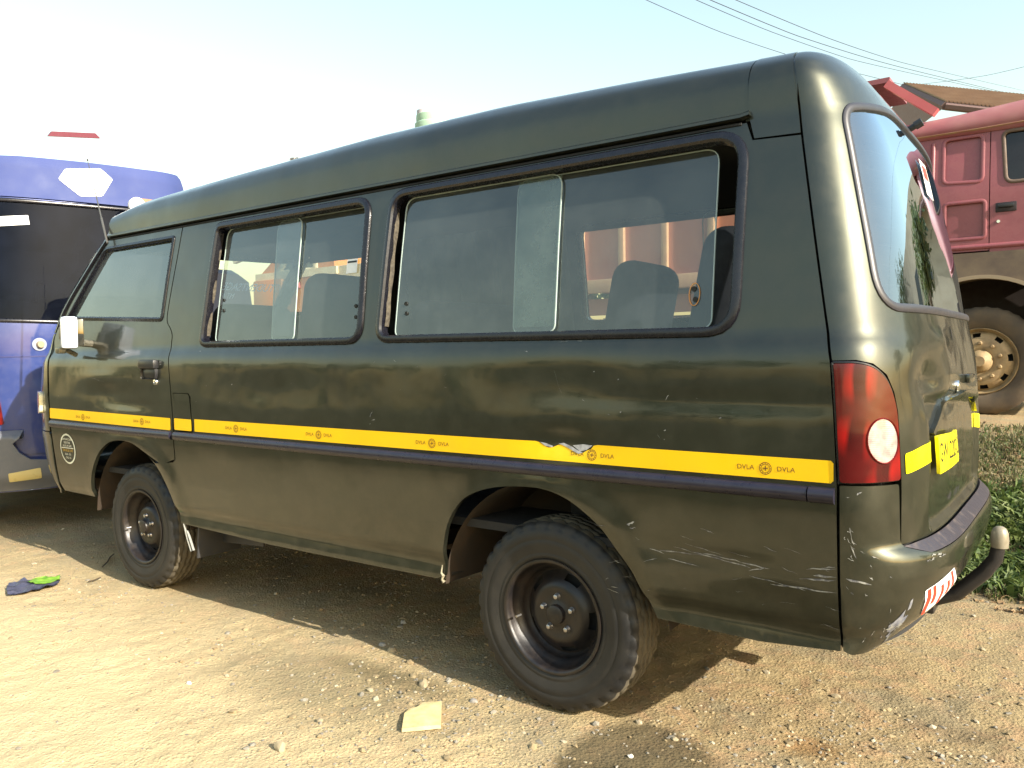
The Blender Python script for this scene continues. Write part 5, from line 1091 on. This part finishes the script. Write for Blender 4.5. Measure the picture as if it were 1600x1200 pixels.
# ------------------------------------------------------------------ white lorry with red deflector, far left
def wx_(px, py, X=-9.5): p = pix(px, py, (X, 0, 0), (1, 0, 0)); return float(p[1]), float(p[2])
y0_, zt_ = wx_(75, 214); y1_, zb_ = wx_(157, 214); wl = empty('white_lorry', (-11, (y0_ + y1_) / 2, 0), 'white lorry box with a dark red deflector on top, behind the blue minibus', 'truck')
WHT = simple('white_body', (.82, .82, .82), .5); 
MB().box((-11.6, (y0_ + y1_) / 2 + .1, zt_ / 2 - .28), (3.6, 2.2, zt_ - .4), .08).build('box_body', WHT, wl)
V = []; 
for x, k in ((-9.5, 0), (-9.54, .0)):
    (ya, za), (yb_, zb_), (yc, zc_), (yd, zd) = wx_(75, 212.5), wx_(157, 216), wx_(149, 208), wx_(81, 205); V += [(x, ya, za), (x, yb_, zb_), (x, yc, zc_), (x, yd, zd)]
MB().add(V, [(0, 1, 2, 3), (7, 6, 5, 4), (0, 4, 5, 1), (1, 5, 6, 2), (2, 6, 7, 3), (3, 7, 4, 0)]).build('roof_deflector', simple('dark_red_deflector', (.12, .014, .03), .4), wl, smooth=False)
for dy in (-.8, .8): MB().lathe([(0, -.1), (.45, -.12), (.5, 0), (.45, .12), (0, .1)], (-12.4, (y0_ + y1_) / 2 + .1 + dy, .5), 'Y', 24).build('wheel', DTY, wl)
# ------------------------------------------------------------------ house with a tiled roof
HY = 19.0; hs = empty('house', (2, HY + 4, .6), 'house with a brown tiled hip roof behind the red truck', 'house')
def hxz(px, py, y=HY): p = pixy(px, py, y); return np.array(p)
r0 = hxz(1405, 136, HY + 3); r1 = hxz(1600, 156, HY + 3); r0[2] += 0; ridge_l = hxz(1412, 136, HY + 3); ridge_r = ridge_l + (hxz(1552, 150, HY + 3) - ridge_l) * 2.6; ridge_r[2] = hxz(1552, 150, HY + 3)[2] - (ridge_l[2] - hxz(1552, 150, HY + 3)[2]) * .9
ridge_r = hxz(1560, 151, HY + 3); d_ = ridge_r - ridge_l; ridge_r = ridge_l + d_ * 3
eav_l = hxz(1445, 172, HY); eav_l = np.array([eav_l[0] - .5, HY - .5, eav_l[2] - .6]); eav_l = hxz(1478, 166, HY - .4); eav_r = eav_l + d_ * 3 * np.array([1, 1, 1.0]); 
TILE = simple('brown_tile', (.33, .22, .14), .8, c2=(.42, .30, .20), ns=3)
rb = MB(); nrow = 26; ntile = 84
rm = MB(); V = []; F = []
for i in range(ntile + 1):
    t = i / ntile; a = ridge_l + (ridge_r - ridge_l) * t; b2 = eav_l + (eav_r - eav_l) * t
    for s_ in range(2):
        tt = min(1, t + s_ * .35 / ntile); a = ridge_l + (ridge_r - ridge_l) * tt; b2 = eav_l + (eav_r - eav_l) * tt; up = np.array([0, -.06, .13]) * (1 if s_ == 0 else 0); V += [a + up, b2 + up]
for i in range(len(V) // 2 - 1): F.append((2 * i, 2 * i + 1, 2 * i + 3, 2 * i + 2))
rfo = MB().add(V, F).build('roof', TILE, hs, smooth=False)
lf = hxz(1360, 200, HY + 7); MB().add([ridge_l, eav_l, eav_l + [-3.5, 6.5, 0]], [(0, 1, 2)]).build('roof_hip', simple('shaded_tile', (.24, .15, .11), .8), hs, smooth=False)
fa = MB(); fa.tube([ridge_l, eav_l], .10, 6); fa.tube([ridge_l, ridge_r], .09, 6); fa.tube([eav_l, eav_r], .09, 6); fa.build('ridge_capping', simple('ridge_dark', (.16, .10, .09), .8), rfo)
wl_ = MB(); wl_.box((eav_l[0] + 8, HY + 3.5, eav_l[2] / 2 - .5), (15.5, 6.4, eav_l[2] + .6)); wlo = wl_.build('wall', simple('plastered_wall', (.45, .38, .28), .9, c2=(.36, .3, .22), ns=2), hs, smooth=False)
for i in range(4): MB().box((eav_l[0] + 2 + i * 3.6, HY + .3, 4.4), (1.2, .12, 1.2)).build('window', simple('window_dark', (.03, .035, .04), .2), wlo, smooth=False)
# ------------------------------------------------------------------ green ribbed tank and roadside bits far behind
KY = 26; kb_ = pixy(676, 215, KY); kw = abs(pixy(696, 200, KY)[0] - pixy(657, 200, KY)[0]); cx = float(kb_[0]); tz = float(pixy(668, 175, KY)[2])
tk = empty('water_tank', (cx, KY, .6), 'pale green ribbed tank with a grey cap showing above the van roof', 'tank')
r_ = kw * .62; prof = [(r_ * 1.02, -5)]
zc = tz - .25
for i in range(7):
    z = -2.6 + i * .38; k = 1.05 - .07 * max(0, i - 2); prof += [(r_ * k, z), (r_ * (k + .02), z + .16), (r_ * (k + .01), z + .32), (r_ * (k - .05), z + .36)]
prof = [(r_ * .95, -9)] + prof[1:] + [(r_ * .60, -.02), (r_ * .3, .02), (0, .02)]
MB().lathe(prof, (cx, KY, zc), 'Z', 28).build('tank_body', simple('pale_green', (.35, .50, .36), .6, c2=(.28, .42, .32), ns=1.2), tk)
MB().lathe([(r_ * .36, -.3), (r_ * .36, .22), (r_ * .3, .25), (0, .25)], (cx - r_ * .25, KY - r_ * .3, zc), 'Z', 16).build('tank_cap', simple('grey_cap', (.38, .36, .38), .6), tk)
tl_ = MB()
for a, b in ((-1, -1), (1, -1), (1, 1), (-1, 1)): tl_.tube([(cx + a * r_ * .7, KY + b * r_ * .7, .5), (cx + a * r_ * .7, KY + b * r_ * .7, zc - 3)], .08, 6)
tl_.build('tower_legs', STEEL, tk)
pk = empty('utility_pole', tuple(pixy(455, 262, 30) * [1, 1, 0]), 'thin steel pole top with hooked brackets barely showing above the cab roof', 'pole')
pm = MB(); p0 = pixy(455, 262, 30); p1 = pixy(455, 248, 30); pm.tube([(p0[0], 30, 0), tuple(p1)], .10, 6); pmo = pm.build('pole', simple('grey_steel', (.25, .25, .25), .6), pk)
q = MB(); q.tube([pixy(455, 248.5, 30), pixy(461, 248, 30)], .10, 6); q.build('bracket', simple('grey_steel_b', (.25, .25, .25), .6), pk)
q = MB(); q.tube([pixy(463, 247.5, 30), pixy(467, 247, 30), pixy(467.3, 256, 30), pixy(467.3, 275, 30)], .08, 6); q.tube([pixy(464, 249, 30), pixy(467, 251, 30)], .10, 6); q.build('bracket', simple('grey_steel_c', (.25, .25, .25), .6), pk)
q = MB(); q.tube([pixy(472.3, 251, 30), pixy(472.5, 270, 30)], .09, 6); q.build('finial', simple('grey_steel_d', (.25, .25, .25), .6), pk)
# overhead wires
WIRE = simple('wire_black', (.02, .02, .022), .7)
def wire(pxs, ys, r, lab):
    P = [pixy(a, b, y) for (a, b), y in zip(pxs, ys)]; P = np.array(P); t = np.linspace(0, 1, 24); X = np.array([np.interp(t, np.linspace(0, 1, len(P)), P[:, i]) for i in range(3)]).T
    # carry the span on to its far pole and back over the camera's left
    X[:, 2] -= .35 * np.sin(np.pi * t) * .3
    ext = X[0] + (X[0] - X[1]) * 12; X = np.vstack([ext, X, X[-1] + (X[-1] - X[-2]) * 90])
    tag(MB().tube(X, r, 5).build('overhead_wire', WIRE), lab, 'wire', 'power lines crossing the sky')
wire([(1010, 0), (1120, 42), (1236, 82), (1330, 112)], (14, 17, 20, 23), .007, 'lowest overhead wire, meeting the van roof corner')
wire([(1088, 0), (1200, 42), (1330, 88), (1440, 118)], (14, 18, 23, 28), .007, 'second overhead wire from the left, lower of the close pair')
wire([(1110, 0), (1240, 48), (1370, 90), (1452, 116)], (14, 18, 23, 28), .008, 'third overhead wire, upper of the close pair')
wire([(1150, 0), (1290, 52), (1400, 90), (1452, 108)], (14, 18, 23, 28), .007, 'topmost overhead wire of the group')
wire([(1470, 128), (1520, 117), (1570, 107), (1640, 94)], (30, 29, 28, 26), .006, 'faint wire rising to the right above the tiled roof')
# ------------------------------------------------------------------ trees (beyond the truck, and across the lot where the van's side mirrors them)
def tree(x, y, h, r, lab, seed, nl=1500, grp=None):
    rs = np.random.default_rng(seed); z0 = float(gz(x, y)) if abs(x) < 30 and abs(y) < 30 else (.55 if y > 3 else 0); t = empty('tree', (x, y, z0), lab, 'tree', grp)
    b = MB(); lean = rs.uniform(-.3, .3, 2); top = (x + lean[0], y + lean[1], z0 + h * .6); b.tube([(x, y, z0 - .1), (x + lean[0] * .5, y + lean[1] * .5, z0 + h * .3), top], [h * .035, h * .028, h * .018], 8)
    cs = []
    for i in range(7):
        a = rs.uniform(0, 6.28); rr = r * rs.uniform(.35, .75); c = np.array([top[0] + rr * math.cos(a), top[1] + rr * math.sin(a), z0 + h * rs.uniform(.45, .9)]); cs.append((c, r * rs.uniform(.35, .6)))
        b.tube([(x + lean[0] * .5, y + lean[1] * .5, z0 + h * rs.uniform(.28, .45)), tuple(c)], [h * .015, h * .005], 5)
    b.build('trunk', simple('bark_%d' % seed, (.10, .075, .05), .9), t)
    V = []; F = []
    for i in range(nl):
        c, cr = cs[rs.integers(0, len(cs))]; d = rs.normal(0, 1, 3); d /= np.linalg.norm(d); p = c + d * cr * rs.uniform(.5, 1.05) * [1, 1, .75]; u = rs.normal(0, 1, 3); u /= np.linalg.norm(u); v = np.cross(u, d); v /= np.linalg.norm(v) + 1e-6; s_ = .05 * h ** .7 * rs.uniform(.6, 1.3); k = len(V)
        V += [p - u * s_, p + v * s_ * .5, p + u * s_, p - v * s_ * .5]; F.append((k, k + 1, k + 2, k + 3))
    MB().add(V, F).build('crown', (G2, LEAFM)[seed % 2], t, smooth=False)
LEAFM = leafm('tree_leaf', (.07, .10, .03), (.11, .13, .04))
for i, (x, y, h, r) in enumerate(((2.9, 10.2, 3.6, 1.3), (16, 20, 8, 3.2), (7.5, 24, 7, 2.8), (22, 15, 7, 3))):
    tree(x, y, h, r, ['broad olive tree just right of the red truck', 'tallest tree well right of the red truck', 'tree behind the tiled house end', 'farthest right tree on the road'][i], 31 + i, 1500, 'trees beyond the road')
for i in range(9):
    x = -34 + i * 4.6; h = (4.2, 5.0, 3.6, 4.6, 3.9)[i % 5]; tree(x, -17 - (i % 3) * 2, h, h * .5, ['low broad','tall narrow','small round','slim middle','bushy','high leaning','stunted','wide spreading','last'][i] + ' tree in the row across the dirt lot, behind the camera', 50 + i, 900, 'trees across the lot')
for i, (x, y, h, r) in enumerate(((-7.5, 12.5, 5.2, 2.4), (-11.0, 17, 6.0, 3.0), (-4.6, 14.5, 5.0, 2.4))):
    tree(x, y, h, r, ['dark tree between the orange lorry and the red tipper, seen through the windows', 'tall tree behind the orange lorry, seen through the windows', 'bushy tree behind the red tipper body, seen through the windows'][i], 81 + i, 2200, 'trees beyond the road')
